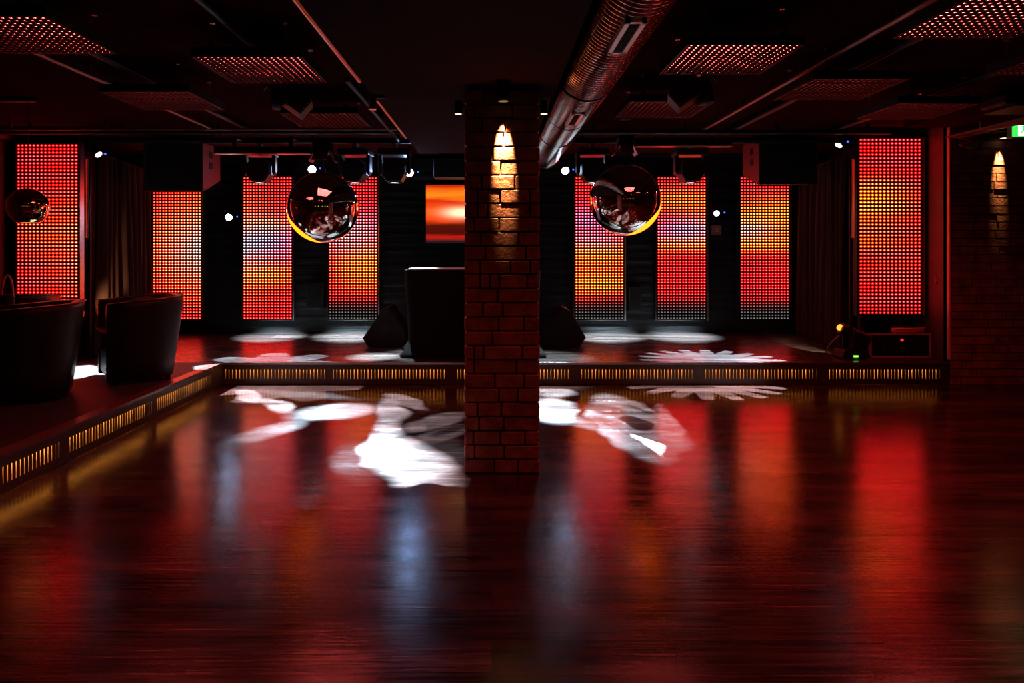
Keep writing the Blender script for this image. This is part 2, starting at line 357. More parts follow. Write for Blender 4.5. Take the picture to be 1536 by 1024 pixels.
# ------------------------------------------------------------------ stage + platform with slotted lit fascias
def slots(horizontal,a,b,pos,mfront,mback,mstrip,n,sw=.008,th=.006,dep=.055):
    """one fascia section between a and b along its run"""
    z0,z1=.056,.148; pitch=(b-a)/n
    def bx(m,u0,u1,d0,d1,q0,q1):
        if horizontal: m.box(u0,u1,pos+d0,pos+d1,q0,q1)
        else: m.box(pos-d1,pos-d0,u0,u1,q0,q1)
    u=a
    for i in range(n):
        c=a+(i+.5)*pitch
        bx(mfront,u,c-sw/2,0,th,z0,z1); u=c+sw/2
    bx(mfront,u,b,0,th,z0,z1)
    bx(mfront,a,b,0,th,0.004,z0); bx(mfront,a,b,0,th,z1,SH-.022)
    bx(mback,a,b,dep,dep+.01,.03,.19)
    bx(mstrip,a+.01,b-.01,.02,.032,.166,.172)
stg=thing('stage','low dark stage across the back with amber-lit slots in its front','stage',(.9,SY,0))
MB().box(XL+.002,XR-.002,SY+.014,BY-.07,SH-.022,SH).build('deck',M['deck'],stg)
MB().box(XL+.002,XR-.002,SY-.006,SY+.013,SH-.022,SH).build('nosing',M['steel'],stg)
MB().box(XL+.002,XR-.002,SY+.075,BY-.08,0,SH-.022).build('stage_body',M['black'],stg)
secs=[(312,325,489.5,31),(0,497.5,669,33),(0,683.5,855,33),(0,870,1041,33),(0,1056,1227,33),(0,1242,1412,33)]
prev=PX
for i,(q,a,b,n) in enumerate(secs):
    xa=(a-VX)*SY/F; xb=(b-VX)*SY/F
    f,k,s=MB(),MB(),MB(); slots(True,xa,xb,SY,f,k,s,n)
    nxt=(secs[i+1][1]-VX)*SY/F if i<5 else XR-.002
    f.box(xb,nxt,SY,SY+.03,.004,SH-.022)
    if i==0: f.box(PX,xa,SY,SY+.03,.004,SH-.022)
    fo=f.build('slotted_fascia',M['fascia'],stg); k.build('cavity_board',M['pine'],fo); s.build('light_strip',M['warmstrip'],fo)
plt=thing('raised_platform','low seating platform on the left with amber-lit slots along its edge','platform',(PX,5,0))
MB().box(XL+.002,PX-.087,-1.5,SY-.008,SH-.022,SH).build('deck',M['carpet'],plt)
MB().box(PX-.086,PX+.006,-1.5,SY-.008,SH-.022,SH).build('nosing',mat('smooth_edge_board',(.09,.04,.03),.25),plt)
MB().box(XL+.002,PX-.075,-1.5,SY-.01,0,SH-.022).build('platform_body',M['black'],plt)
ps=[(2.0,3.03,31),(3.08,4.115,31),(4.19,5.225,31),(5.29,6.33,31)]
for i,(a,b,n) in enumerate(ps):
    f,k,s=MB(),MB(),MB(); slots(False,a,b,PX,f,k,s,n,.0095,.002,.045)
    f.box(PX-.03,PX,b,ps[i+1][0] if i<3 else SY-.008,.004,SH-.022)
    if i==0: f.box(PX-.03,PX,-1.5,a,.004,SH-.022)
    fo=f.build('slotted_fascia',M['fascia'],plt); k.build('cavity_board',M['pine'],fo); s.build('light_strip',M['warmstrip2'],fo)

# ------------------------------------------------------------------ brick column
CX0,CX1,CY0,CY1=-.159,.276,3.97,4.404
def column():
    m=MB(); rng=random.Random(11); zs=[]; z=.006
    while z<BZ-.03: zs.append((z,min(z+.0735,BZ-.002))); z+=.0826
    t=.028
    def jit(): return rng.uniform(-.005,.005)
    def f(m,a,b,z0,z1): m.box(a,b,CY0+jit(),CY0+t,z0,z1)
    def bk(m,a,b,z0,z1): m.box(a,b,CY1-t,CY1+jit(),z0,z1)
    def l(m,a,b,z0,z1): m.box(CX0+jit(),CX0+t,a,b,z0,z1)
    def r(m,a,b,z0,z1): m.box(CX1-t,CX1+jit(),a,b,z0,z1)
    brick_run(m,CX0,CX1,zs,f,rng,.11,.25); brick_run(m,CX0,CX1,zs,bk,rng,.11,.25)
    brick_run(m,CY0+.02,CY1-.02,zs,l,rng,.11,.25); brick_run(m,CY0+.02,CY1-.02,zs,r,rng,.11,.25)
    return m
col=thing('brick_column','square rough brick column standing in the middle of the dance floor','column',((CX0+CX1)/2,(CY0+CY1)/2,0))
MB().box(CX0+.012,CX1-.012,CY0+.012,CY1-.012,0,BZ).build('mortar_core',M['mortar'],col)
column().build('brick_facing',M['brick'],col,bevel=.0035,seg=1)

# ------------------------------------------------------------------ LED wall panels
def uvquad(name,pts,nu,nv,m,parent):
    me=bpy.data.meshes.new(name); off=wloc(parent)
    me.from_pydata([tuple(Vector(p)-off) for p in pts],[],[(0,1,2,3)])
    u=me.uv_layers.new(name='UVMap')
    for i,c in enumerate(((0,0),(nu,0),(nu,nv),(0,nv))): u.data[i].uv=c
    me.materials.append(m); o=bpy.data.objects.new(name,me); C.objects.link(o); o.parent=parent; return o
M['housing']=mat('dark_led_housing',(.014,.012,.012),.4,spec=.2)
def led_panel(x0,x1,y0,y1,Y,label):
    a=P(x0,y1,Y); b=P(x1,y0,Y); p=.0
    t=thing('led_wall_panel',label,'led screen',((a.x+b.x)/2,Y+.03,a.z),'tall LED screens along the back of the stage')
    MB().box(a.x-.012,b.x+.012,Y+.004,Y+.07,a.z-.012,b.z+.012).build('housing',M['housing'],t)
    uvquad('led_face',[(a.x,Y,a.z),(b.x,Y,a.z),(b.x,Y,b.z),(a.x,Y,b.z)],16,48,M['ledwall'],t)
    for s,x in ((-1,a.x-.02),(1,b.x+.02)):
        m=MB().box(x-.008,x+.008,Y-.012,Y+.06,a.z-.012,b.z+.012)
        k=a.z+.04
        while k<b.z: m.cyl((x,Y-.02,k),(x,Y-.012,k),.007,n=8); k+=.12
        m.build('side_rail',M['steel'] if s>0 else M['blackmetal'],t)
    # brackets that carry it off the wall
    wall=BY-.03
    for z in (a.z+.25,b.z-.25):
        MB().box((a.x+b.x)/2-.15,(a.x+b.x)/2+.15,Y+.07,min(wall,Y+.11),z-.03,z+.03).build('bracket',M['blackmetal'],t)
    return t
led_panel(229,302,265,479.5,8.86,'tall LED screen with yellow and lilac glow at its right, left end of the back wall beside the curtain')
led_panel(364.5,438,265,479.5,8.86,'tall LED screen with lilac centre behind the left edge of the left mirror ball')
led_panel(493,566,265,479.5,8.86,'tall LED screen with whitish middle and dark foot, left of the dark DJ table')
led_panel(862.5,935.5,265,479.5,8.86,'tall LED screen with two yellow bands, right of the brick column behind the right mirror ball')
led_panel(986,1059,265,479.5,8.86,'tall LED screen with one lilac-white band, right of the right mirror ball')
led_panel(1110.5,1184,265,479.5,8.86,'tall LED screen with broad yellow band, partly under the right hanging speaker')
# free-standing side screens on floor posts
for (x0,x1,y0,y1,lab) in ((25,117,215.5,474,'near tall LED screen, red all over, at far left behind the armchairs'),(1288.5,1382,207,472,'near tall LED screen with orange patch, at far right above the flight case')):
    t=led_panel(x0,x1,y0,y1,6.95,lab)
    a=P(x0,y1,6.95); b=P(x1,y0,6.95)
    for ch in list(t.children):
        if ch.name.startswith('bracket'): bpy.data.objects.remove(ch)
    for x in (a.x+.08,b.x-.08):
        MB().box(x-.03,x+.03,7.02,7.08,SH,CE).build('support_post',M['blackmetal'],t)

# ------------------------------------------------------------------ ceiling LED panels
def ceiling_panel_proto():
    t=thing('ceiling_led_panel','x','led panel')
    W=.58; D=.57; nx,ny=16,15; px,py=W/nx,D/ny
    fr=MB()
    for a,b,c,d in((-W/2-.008,W/2+.008,-D/2-.008,-D/2),(-W/2-.008,W/2+.008,D/2,D/2+.008),(-W/2-.008,-W/2,-D/2,D/2),(W/2,W/2+.008,-D/2,D/2)):
        fr.box(a,b,c,d,.0,.052)
    fr.box(-W/2,W/2,-D/2,D/2,.046,.052)
    for x in (-.2,.2): fr.box(x-.012,x+.012,-D/2-.01,D/2+.01,.052,.07)
    fr.build('frame',M['blackmetal'],t,local=True)
    for sx in (-1,1):
        for sy in (-1,1):
            x,y=sx*.2,sy*(D/2-.03)
            MB().cyl((x,y,.06),(x,y,CE-2.346),.0022,n=6,caps=False).box(x-.012,x+.012,y-.012,y+.012,CE-2.346-.012,CE-2.346).build('hanger',M['steel'],t,local=True)
    # perforated mask: every hole a short octagonal tube, the LEDs sit behind it
    mk=MB(); ld=MB(); r=.011; dp=.0030
    for i in range(nx):
        for j in range(ny):
            cx=-W/2+(i+.5)*px; cy=-D/2+(j+.5)*py
            o=[(cx+sx*px/2,cy+sy*py/2) for sx,sy in((1,0),(1,1),(0,1),(-1,1),(-1,0),(-1,-1),(0,-1),(1,-1))]
            q=[(cx+r*math.cos(k*PI/4),cy+r*math.sin(k*PI/4)) for k in range(8)]
            vs=[(x,y,0) for x,y in o]+[(x,y,0) for x,y in q]+[(x,y,dp) for x,y in q]
            fs=[]
            for k in range(8):
                l=(k+1)%8; fs+=[(k,8+k,8+l,l),(8+k,16+k,16+l,8+l)]
            mk.add(vs,fs)
            s=.0075; ld.add([(cx+s*1.1,cy,dp+.001),(cx,cy-s,dp+.001),(cx-s*1.1,cy,dp+.001),(cx,cy+s,dp+.001)],[(0,1,2,3)])
    mk.build('mask',mat('dark_led_mask',(.008,.003,.003),.8,spec=.02),t,local=True,fix=False)
    ld.build('led_dots',M['ledred'],t,local=True,fix=False)
    return t
cp0=ceiling_panel_proto(); used=[False]
def ceil_panel(x,y,label,hot=False):
    t=cp0 if not used[0] else copy_tree(cp0)
    used[0]=True; t.location=(x,y,2.346); t['label']=label; t['group']='square LED panels hung under the ceiling'
    if hot:
        for ch in t.children:
            if ch.name.startswith('led_dots'): ch.data=ch.data.copy(); ch.data.materials[0]=M['ledhot']
    return t
for a in ((-2.3,3.35,'bright hanging LED panel in the top left corner of the view',True),
          (-1.33,3.99,'hanging LED panel, nearer of the two just left of the plaster beam'),
          (-2.3,4.81,'dim hanging LED panel behind the bright top left one'),
          (-1.33,5.53,'dim hanging LED panel left of the beam, partly behind a black flood light'),
          (2.28,3.09,'bright hanging LED panel in the top right corner of the view'),
          (1.295,3.77,'hanging LED panel right of the metal duct, nearer of two'),
          (2.26,4.47,'dim hanging LED panel right of the bright conduit in the right half'),
          (1.27,5.11,'dim hanging LED panel right of the duct, behind the nearer one and a flood light'),
          (3.20,5.17,'hanging LED panel farthest right at the back, above the right side screen'),
          (3.25,3.79,'hanging LED panel cut off by the right picture edge')):
    ceil_panel(*a)
for x,y in ((3.25,2.2),(-2.3,1.6),(2.28,1.4),(-1.33,.9),(1.3,.6)):
    ceil_panel(x,y,'hanging LED panel nearer than the picture shows, above the dance floor')

# ------------------------------------------------------------------ metal duct
def duct():
    m=MB(); n=44; cx,cz,r=.575,CH+1.076,.17; y=1.3; rings=[]; i=0
    while y<7.55:
        rr=r+.0105*math.sin(i*2*PI/6)
        rings.append([(cx+rr*math.cos(2*PI*k/n),y+.0*k,cz+rr*math.sin(2*PI*k/n)) for k in range(n)])
        y+=.044/6; i+=1
    return m.loft(rings,cap=True)
du=thing('ventilation_duct','long ribbed shiny metal air duct under the ceiling right of the beam','duct',(.575,4.4,2.2))
duct().build('duct_body',M['duct'],du,fix=False)
dz=CH+.906
for y in (2.3,4.12,5.1,5.95,7.4):
    m=MB(); m.tube([(.575+.178*math.cos(2*PI*k/40),y,CH+1.076+.178*math.sin(2*PI*k/40)) for k in range(40)],.006,6,True)
    m.cyl((.575,y,CH+1.25),(.575,y,CE-.001),.004,n=8)
    m.build('hanger_clamp',M['blackmetal'],du)
for ya,yb in ((2.66,3.10),(4.47,4.9)):
    x0,x1=.522,.606; z=dz-.004; f=MB()
    f.box(x0,x1,ya,ya+.022,z-.014,z+.02).box(x0,x1,yb-.022,yb,z-.014,z+.02).box(x0,x0+.02,ya,yb,z-.014,z+.02).box(x1-.02,x1,ya,yb,z-.014,z+.02)
    vf=f.build('vent_frame',mat('satin_vent_frame',(.7,.66,.64),.35,.6),du)
    s=MB(); s.box(x0+.015,x1-.015,ya+.02,yb-.02,z+.006,z+.012)
    for k in range(26):
        yy=ya+.03+(yb-ya-.06)*k/25; s.box(x0+.018,x1-.018,yy-.0015,yy+.0015,z-.008,z+.006)
    s.build('grille',M['blackmetal'],vf)

# ------------------------------------------------------------------ conduits under the ceiling
def conduit(x,z,y0,y1,r,m,label,name='ceiling_conduit'):
    b=MB().cyl((x,y0,z),(x,y1,z),r,n=12)
    y=y0+.3
    while y<y1: b.box(x-.018,x+.018,y-.01,y+.01,z,CE); y+=1.1
    o=b.build(name,m); tag(o,label,'pipe','conduits along the ceiling')
conduit(-2.72,CH+1.18,1.0,6.9,.016,M['zinc'],'pale conduit on the ceiling at left, passing beside the farther dim LED panel')
conduit(2.09,CH+1.19,1.0,6.9,.016,M['zinc'],'pale conduit on the ceiling running diagonally through the right half')
conduit(-2.42,CH+1.2,4.0,7.1,.022,M['black'],'black conduit on the ceiling right of the pale left one')
conduit(-1.40,CH+1.2,1.0,4.6,.020,M['black'],'black conduit on the ceiling above the panels left of the beam')
conduit(2.40,CH+1.2,1.0,7.0,.026,M['black'],'black conduit on the ceiling just right of the pale right one')
conduit(3.40,CH+1.2,1.0,6.9,.026,M['black'],'black conduit on the ceiling above the farthest right LED panels')
conduit(-.98,CH+1.15,4.6,7.2,.018,M['black'],'black conduit on the ceiling just left of the beam, behind the lamps')
for y,z,r,m,l in ((6.45,CH+1.137,.007,M['zinc'],'thin pale conduit crossing the ceiling left to right in front of the stage'),(6.72,CH+1.16,.022,M['black'],'black pipe crossing the ceiling just in front of the stage')):
    b=MB(); b.cyl((XL,y,z),(-.75,y,z),r,n=12); x=XL+.4
    while x<-.8: b.box(x-.012,x+.012,y-.008,y+.008,z,CE); x+=.9
    if r>.01: 
        b.cyl((.80,y,z),(XR-.5,y,z),r,n=12); x=1.0
        while x<3.9: b.box(x-.012,x+.012,y-.008,y+.008,z,CE); x+=.9
    tag(b.build('cross_conduit',m),l,'pipe')

# ------------------------------------------------------------------ truss pipe and what hangs on it
TY=7.2; TZ=CH+1.153
for xa,xb,rods,l in ((XL+.002,.36,(-4.0,-2.95,-1.9,-.6),'thick black lighting pipe spanning the left part of the stage below the ceiling'),(.80,XR-.002,(.95,1.9,2.75,3.9),'thick black lighting pipe spanning the right part of the stage, from the duct onwards')):
    tr=thing('lighting_pipe',l,'pipe',((xa+xb)/2,TY,TZ))
    MB().cyl((xa,TY,TZ),(xb,TY,TZ),.032,n=16).build('pipe',M['blackmetal'],tr)
    for x in rods: MB().cyl((x,TY,TZ+.03),(x,TY,CE-.008),.012,n=8).box(x-.04,x+.04,TY-.04,TY+.04,CE-.01,CE-.001).build('drop_rod',M['blackmetal'],tr)

def clamp(m,top): m.box(-.025,.025,-.045,.045,top-.06,top)
def mhead_proto():                       # origin on the pipe axis, hangs down
    t=thing('moving_head_light','x','stage light')
    m=MB(); clamp(m,0); m.build('clamp',M['steel'],t,local=True)
    MB().prism([(-.15,-.06),(.15,-.06),(.17,-.09),(.17,-.13),(-.17,-.13),(-.17,-.09)],'y',-.12,.12).build('base',M['blackgloss'],t,bevel=.008,local=True)
    for s in(-1,1): MB().prism([(s*.13,-.12),(s*.168,-.12),(s*.168,-.3),(s*.15,-.34),(s*.13,-.3)],'y',-.05,.05).build('yoke_arm',M['blackgloss'],t,bevel=.006,local=True)
    oc=[(-.06,-.17),(.06,-.17),(.118,-.225),(.118,-.33),(.075,-.405),(-.075,-.405),(-.118,-.33),(-.118,-.225)]
    MB().prism(oc,'y',-.115,.115).build('head',M['blackgloss'],t,bevel=.01,local=True)
    m=MB()
    for k in range(4): m.box(-.07,.07,-.121,-.115,-.30+.018*k*1.6,-.292+.018*k*1.6)
    m.build('cooling_ribs',M['blackmetal'],t,local=True)
    MB().lathe([(.062,-.398),(.066,-.398),(.066,-.416),(.062,-.416)],(0,0,0),24).build('lens_ring',M['blackmetal'],t,local=True,fix=False)
    MB().disc((0,0,-.408),(0,0,-1),.062,24).build('lens',M['lensglow'],t,local=True,fix=False)
    return t
mh0=mhead_proto(); mu=[False]
def mhead(x,z,label,rz=0):
    t=mh0 if not mu[0] else copy_tree(mh0); mu[0]=True
    t.location=(x,TY,z); t.rotation_euler=(0,0,rz); t['label']=label; t['group']='black moving heads under the lighting pipe'
    return t
def at_pipe(px): return (px-VX)*TY/F
hd=TZ-.033
mhead(at_pipe(390),hd,'black moving head in front of the second LED screen from left',.1)
mhead(at_pipe(533),hd,'black moving head just right of the left mirror ball',-.1)
mhead(at_pipe(592),hd,'black moving head left of the hanging black box by the column')
mhead(at_pipe(888),hd,'black moving head between the duct end and the right mirror ball')
mhead(at_pipe(1035),hd,'black moving head in front of the LED screen right of the right mirror ball')

def bar_light(x0p,x1p,yp,label):
    y=TY-.2; a=P(x0p,yp,y); b=P(x1p,yp,y); x0,x1,z=a.x,b.x,a.z
    t=thing('led_bar_light',label,'stage light',((x0+x1)/2,y,z-.04),'LED bar lights under the lighting pipe')
    MB().box(x0,x1,y-.04,y+.04,z-.03,z+.035).build('housing',M['blackmetal'],t,bevel=.006)
    MB().box(x0,x1,y-.055,y+.03,z-.042,z-.03).build('lower_lip',mat('copper_tinted_lip',(.7,.22,.14),.4,.7),t)
    for k in range(10):
        x=x0+(k+.5)*(x1-x0)/10; MB().cyl((x,y-.04,z+.002),(x,y-.048,z+.002),.024,n=14).build('lens',M['blackgloss'],t)
    for x in (x0+.2,x1-.2): MB().box(x-.02,x+.02,y-.02,y+.005,z+.03,TZ+.01).box(x-.02,x+.02,y-.02,TY-.034,TZ-.01,TZ+.01).build('bracket',M['blackmetal'],t)
bar_light(323,466,225.5,'LED bar light under the pipe left of the left mirror ball')
bar_light(953,1096,214.5,'LED bar light under the pipe right of the right mirror ball')

def flood(px0,px1,yp0,yp1,label):
    Y=TY-.175; a=P(px0,yp1,Y); b=P(px1,yp0,Y); x0,x1=a.x,b.x; z1=b.z; z0=a.z; zm=z0+(z1-z0)*.42; c=(x0+x1)/2
    t=thing('flood_light',label,'stage light',(c,Y,z0),'flood lights with barn doors')
    MB().box(x0+.02,x1-.02,Y-.1,Y+.1,zm,z1).build('housing',M['blackmetal'],t,bevel=.006)
    dm=mat('satin_barn_door',(.35,.3,.29),.38,.8)
    MB().prism([(Y-.1,zm),(Y-.095,zm),(Y-.16,z0),(Y-.165,z0)],'x',x0+.03,x1-.03).build('barn_door',dm,t)
    MB().prism([(x0+.02,zm),(x0+.026,zm),(x0-.02,z0),(x0-.026,z0)],'y',Y-.09,Y+.09).build('barn_door',dm,t)
    MB().prism([(x1-.02,zm),(x1-.026,zm),(x1+.02,z0),(x1+.026,z0)],'y',Y-.09,Y+.09).build('barn_door',dm,t)
    MB().box(c-.02,c+.02,Y+.06,TY-.033,min(z1,TZ)-.03,min(z1,TZ)+.02).box(c-.02,c+.02,TY-.045,TY-.033,min(z1,TZ)-.03,TZ+.02).build('clamp',M['blackmetal'],t)
flood(469,500,214,243,'boxy flood light with barn doors just above the left mirror ball')
flood(923,951,203,233,'boxy flood light with barn doors just above the right mirror ball')

def pa(x0,x1,zt,zf,zb,yf,yb,inner,label):
    t=thing('hanging_speaker',label,'loudspeaker',((x0+x1)/2,yf+.2,zf),'large black speakers hung over the stage sides')
    prof=[(yf,zf),(yf,zt),(yb,zt),(yb,zb),(yf+.06,zf)]
    MB().prism(prof,'x',x0,x1).build('cabinet',M['black'],t,bevel=.008)
    MB().box(x0+.03,x1-.03,yf-.012,yf+.002,zf+.03,zt-.03).build('front_grille',M['gray'],t)
    s=1 if inner==x1 else -1
    sp=mat('red_lit_side_panel',(.22,.03,.028),.5)  # red light falling on the inner side, put into its colour
    p2=[(yf+.012,zf+.035),(yf+.012,zt-.012),(yb-.012,zt-.012),(yb-.012,zb+.012),(yf+.07,zf+.02)]
    MB().prism(p2,'x',inner,inner+s*.004).build('side_panel',sp,t)
    for zz in (zt-.12,zt-.24):
        MB().box(min(inner,inner+s*.008),max(inner,inner+s*.008),yf+.17,yf+.25,zz-.035,zz+.035).build('handle_recess',M['black'],t)
    for x in (x0+.12,x1-.12):
        MB().cyl((x,yf+.2,zt),(x,yf+.2,CE-.001),.008,n=8).build('hanging_rod',M['blackmetal'],t)
pa(-3.71,-3.085,2.46,1.93,2.08,7.27,7.75,-3.085,'black speaker hung at left over the screen beside the left curtain')
pa(2.85,3.47,2.5,2.0,2.14,7.27,7.75,2.85,'black speaker hung at right over the screen beside the right curtain')
bx=thing('hanging_black_box','small black box hung above the television beside the column','box',(P(671,266,7.4).x,7.4,P(671,266,7.4).z))
a=P(650,266,7.4); b=P(706,237,7.4)
MB().box(a.x,b.x,7.4,7.65,a.z,b.z).build('body',M['black'],bx,bevel=.006)
MB().box(a.x+.06,b.x-.06,7.45,7.6,b.z,b.z+.06).cyl(((a.x+b.x)/2,7.52,b.z),((a.x+b.x)/2,7.52,CE),.012,n=8).build('mount',M['blackmetal'],bx)

# camera-facing white beam lamps
def beam_lamp(px,py,Y,label,aim,r=.045,wall=False,glow='lampA'):
    c=P(px,py,Y); ax=(Vector(aim)-c).normalized()
    t=thing('white_beam_lamp',label,'stage light',c,'small cold-white beam lamps facing the room')
    MB().cyl(c+ax*-.16,c+ax*-.002,r*.85,r*1.25,n=20).build('barrel',M['blackgloss'],t)
    MB().disc(c,ax,r,22).build('lens',M[glow],t,fix=False)
    MB().disc(c+ax*.001,ax,r*1.25,22,r*1.0).build('lens_ring',M['steel'],t,fix=False)
    u=ax.cross(Vector((0,0,1))).normalized()
    m=MB()
    for s in(-1,1):
        p=c+ax*-.08+u*(s*r*1.45); m.cyl(p,p+Vector((0,0,.12)),.008,n=8)
    m.cyl(c+ax*-.08+u*(-r*1.45)+Vector((0,0,.12)),c+ax*-.08+u*(r*1.45)+Vector((0,0,.12)),.008,n=8)
    q=c+ax*-.08+Vector((0,0,.12))
    if wall: m.cyl(q,(q.x,BY-.04,q.z),.012,n=8)
    else:
        m.cyl(q,(q.x,q.y,CE),.010,n=8)
    m.build('yoke',M['blackmetal'],t)
    k=c+u*-.1+Vector((0,0,.005))+ax*-.03
    MB().cyl(k,k+ax*.012,.010,n=10).build('indicator_led',M['blueled'],t)
    return c,ax
LA=beam_lamp(468,254,8.3,'white beam lamp shining just above the left mirror ball',(-1.0,5.0,.3))
LB=beam_lamp(848,256,8.3,'white beam lamp shining just right of the duct end',(1.0,5.0,.3))
LC=beam_lamp(343,326,8.72,'white beam lamp on the back wall between the two leftmost back screens',(-2.0,4.0,.6),.04,True)
LD=beam_lamp(1075,320,8.72,'white beam lamp on the back wall between the two rightmost back screens',(2.0,4.0,.6),.035,True,'lampB')
LE=beam_lamp(148,232,7.0,'white beam lamp hung at upper left beside the far left screen',(-1.8,6.4,.2),.034,False,'lampB')
LF=beam_lamp(1258,218,7.0,'white beam lamp hung at upper right beside the far right screen',(1.9,6.4,.2),.034,False,'lampB')
LG=beam_lamp(614,259,7.9,'bluish white lamp peeking out right of the moving head near the column',(-.6,2.2,.6),.045,False,'lampC')

# ------------------------------------------------------------------ mirror balls
M['amber']=emit('amber_reflection_glow',(1,.10,.003),8)  # orange reflection on the globes, put in as a glowing colour
def ball(px,py,Y,rpx,label,side):
    c=P(px,py,Y); r=rpx*Y/F
    t=thing('mirror_ball_pendant',label,'lamp',c-Vector((0,0,r)),'large chrome globe pendants')
    n=48; prof=[(max(r*math.sin(PI*k/n),.0005),-r*math.cos(PI*k/n)) for k in range(n+1)]
    MB().lathe(prof,c,64).build('globe',M['chrome'],t,fix=False)
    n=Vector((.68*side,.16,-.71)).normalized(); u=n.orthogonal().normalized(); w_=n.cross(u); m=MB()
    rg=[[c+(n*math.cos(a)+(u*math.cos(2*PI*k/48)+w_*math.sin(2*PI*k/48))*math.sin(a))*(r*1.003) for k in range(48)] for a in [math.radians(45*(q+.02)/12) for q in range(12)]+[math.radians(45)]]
    m.loft(rg,cap=False); m.build('amber_reflection_cap',M['amber'],t,fix=False)  # added glowing cap in place of an orange crescent mirrored in the globe
    MB().cyl(c+Vector((0,0,r-.01)),c+Vector((0,0,r+.035)),.03,.022,n=16).build('cap',M['blackmetal'],t)
    MB().cyl(c+Vector((0,0,r+.03)),(c.x,c.y,CE-.02),.004,n=8).build('cord',M['rubber'],t)
    MB().cyl((c.x,c.y,CE-.03),(c.x,c.y,CE),.05,n=20).build('ceiling_rose',M['blackmetal'],t)
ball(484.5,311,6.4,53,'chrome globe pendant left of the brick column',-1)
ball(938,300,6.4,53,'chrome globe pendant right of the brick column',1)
c=P(42,310,5.6); r=.152
t=thing('small_globe_pendant','small gold-tinted globe pendant with flat glowing opening over the armchairs','lamp',c-Vector((0,0,r*.86)))
n=40; a0=math.radians(32)
prof=[(r*math.sin(a0+(PI-a0)*k/n) if k<n else .0005,-r*math.cos(a0+(PI-a0)*k/n)) for k in range(n+1)]
MB().lathe(prof,c,48).build('globe',M['goldmirror'],t,fix=False)
zb=c.z-r*math.cos(a0)
MB().disc((c.x,c.y,zb+.004),(0,0,-1),r*math.sin(a0)*.96,28).build('glowing_opening',M['bulb'],t,fix=False)
MB().tube([(c.x+r*math.sin(a0)*math.cos(2*PI*k/32),c.y+r*math.sin(a0)*math.sin(2*PI*k/32),zb) for k in range(32)],.004,6,True).build('rim',M['goldmirror'],t)
MB().cyl(c+Vector((0,0,r-.01)),(c.x,c.y,CE-.02),.0035,n=8).build('cord',M['rubber'],t)
MB().box(c.x-.28,c.x+.06,c.y-.03,c.y+.03,CE-.035,CE).build('ceiling_bar',M['blackmetal'],t,bevel=.004)

# ------------------------------------------------------------------ floods hung between the ceiling panels
def ceiling_flood(px,py,Y,label,flip):
    c=P(px,py,Y); t=thing('ceiling_flood_light',label,'stage light',(c.x,c.y,c.z),'ribbed black flood lights between the ceiling panels')
    s=-1 if flip else 1
    m=MB(); m.box(-.012,.012,-.02,.02,.05,CE-c.z); m.box(-.05,.05,-.05,.05,CE-c.z-.012,CE-c.z)
    m.build('drop_bracket',M['blackmetal'],t,local=True)
    rot=Matrix.Rotation(s*math.radians(35),4,'Y')@Matrix.Rotation(math.radians(-18),4,'X')
    MB().box(-.10,.10,-.06,.06,-.075,.055).xf(rot).build('head',M['blackgloss'],t,bevel=.012,local=True)
    m=MB()
    for k in range(5): m.box(-.094,.094,-.072,-.06,-.06+k*.024,-.052+k*.024)
    m.xf(rot).build('cooling_fins',mat('dull_brown_fins',(.2,.11,.07),.45,.5),t,local=True)
    m=MB(); m.cyl((s*-.16,0,.02),(s*-.11,0,.02),.085,n=24); m.xf(Matrix.Rotation(math.radians(12),4,'Z')).build('drum',M['black'],t,bevel=.008,local=True)
    MB().tube([(s*-.15,0,.09),(s*-.2,.02,.12),(s*-.24,.04,.09),(s*-.22,.08,CE-c.z)],.005,6).build('cable',M['rubber'],t,local=True)
ceiling_flood(445,152,4.75,'black ribbed flood light hung left of the beam between two LED panels',False)
ceiling_flood(1026,142,4.55,'black ribbed flood light hung right of the duct between two LED panels',True)

# small spot beside the beam edge
t=thing('beam_edge_spot','tiny spotlight fixed at the left edge of the plaster beam','spotlight',P(564,160,4.3))
q=P(566,160,4.22)
MB().cyl((q.x-.03,q.y,q.z-.01),(q.x-.03,q.y,q.z+.10),.022,n=14).box(q.x-.05,q.x+.05,q.y-.012,q.y+.012,q.z+.05,q.z+.075).build('body',M['blackmetal'],t,bevel=.003)
MB().cyl((q.x-.03,q.y,q.z-.018),(q.x-.03,q.y,q.z-.01),.024,.018,n=14).build('rim',M['steel'],t)

# ------------------------------------------------------------------ downlights on the column
def downlight(x,y,z0,h,r,label,mount):
    t=thing('column_spot',label,'spotlight',(x,y,z0),'small cylinder downlights on the column')
    MB().cyl((x,y,z0+.006),(x,y,z0+h),r,n=20).build('body',M['blackmetal'],t,bevel=.003)
    MB().disc((x,y,z0+.004),(0,0,-1),r*.8,18).build('lamp',M['warmlamp'] if r<.03 else emit('deep_set_lamp',(1,.6,.2),.25),t,fix=False)
    MB().disc((x,y,z0+.003),(0,0,-1),r*1.0,20,r*.8).build('lamp_rim',M['steel'],t,fix=False)
    a=Vector((x,y,z0+h*.6)); MB().cyl(a,mount,.01,n=8).build('bracket',M['blackmetal'],t)
zs_=CH+(VY-172)*4.19/F
downlight(P(755,150,3.9).x,3.90,CH+(VY-153)*3.9/F,.11,.036,'cylinder downlight on the front of the brick column',(P(755,150,3.9).x,3.985,CH+(VY-153)*3.9/F+.06))
downlight(P(687.5,172,4.19).x,4.19,zs_,.085,.025,'cylinder downlight on the left flank of the brick column',(CX0+.01,4.19,zs_+.05))
downlight(P(816,172,4.19).x,4.19,zs_,.085,.025,'cylinder downlight on the right flank of the brick column',(CX1-.01,4.19,zs_+.05))
wl=P(1505,208,6.53)
t=thing('brick_wall_spot','small downlight washing the brick wall under the exit sign','spotlight',wl)
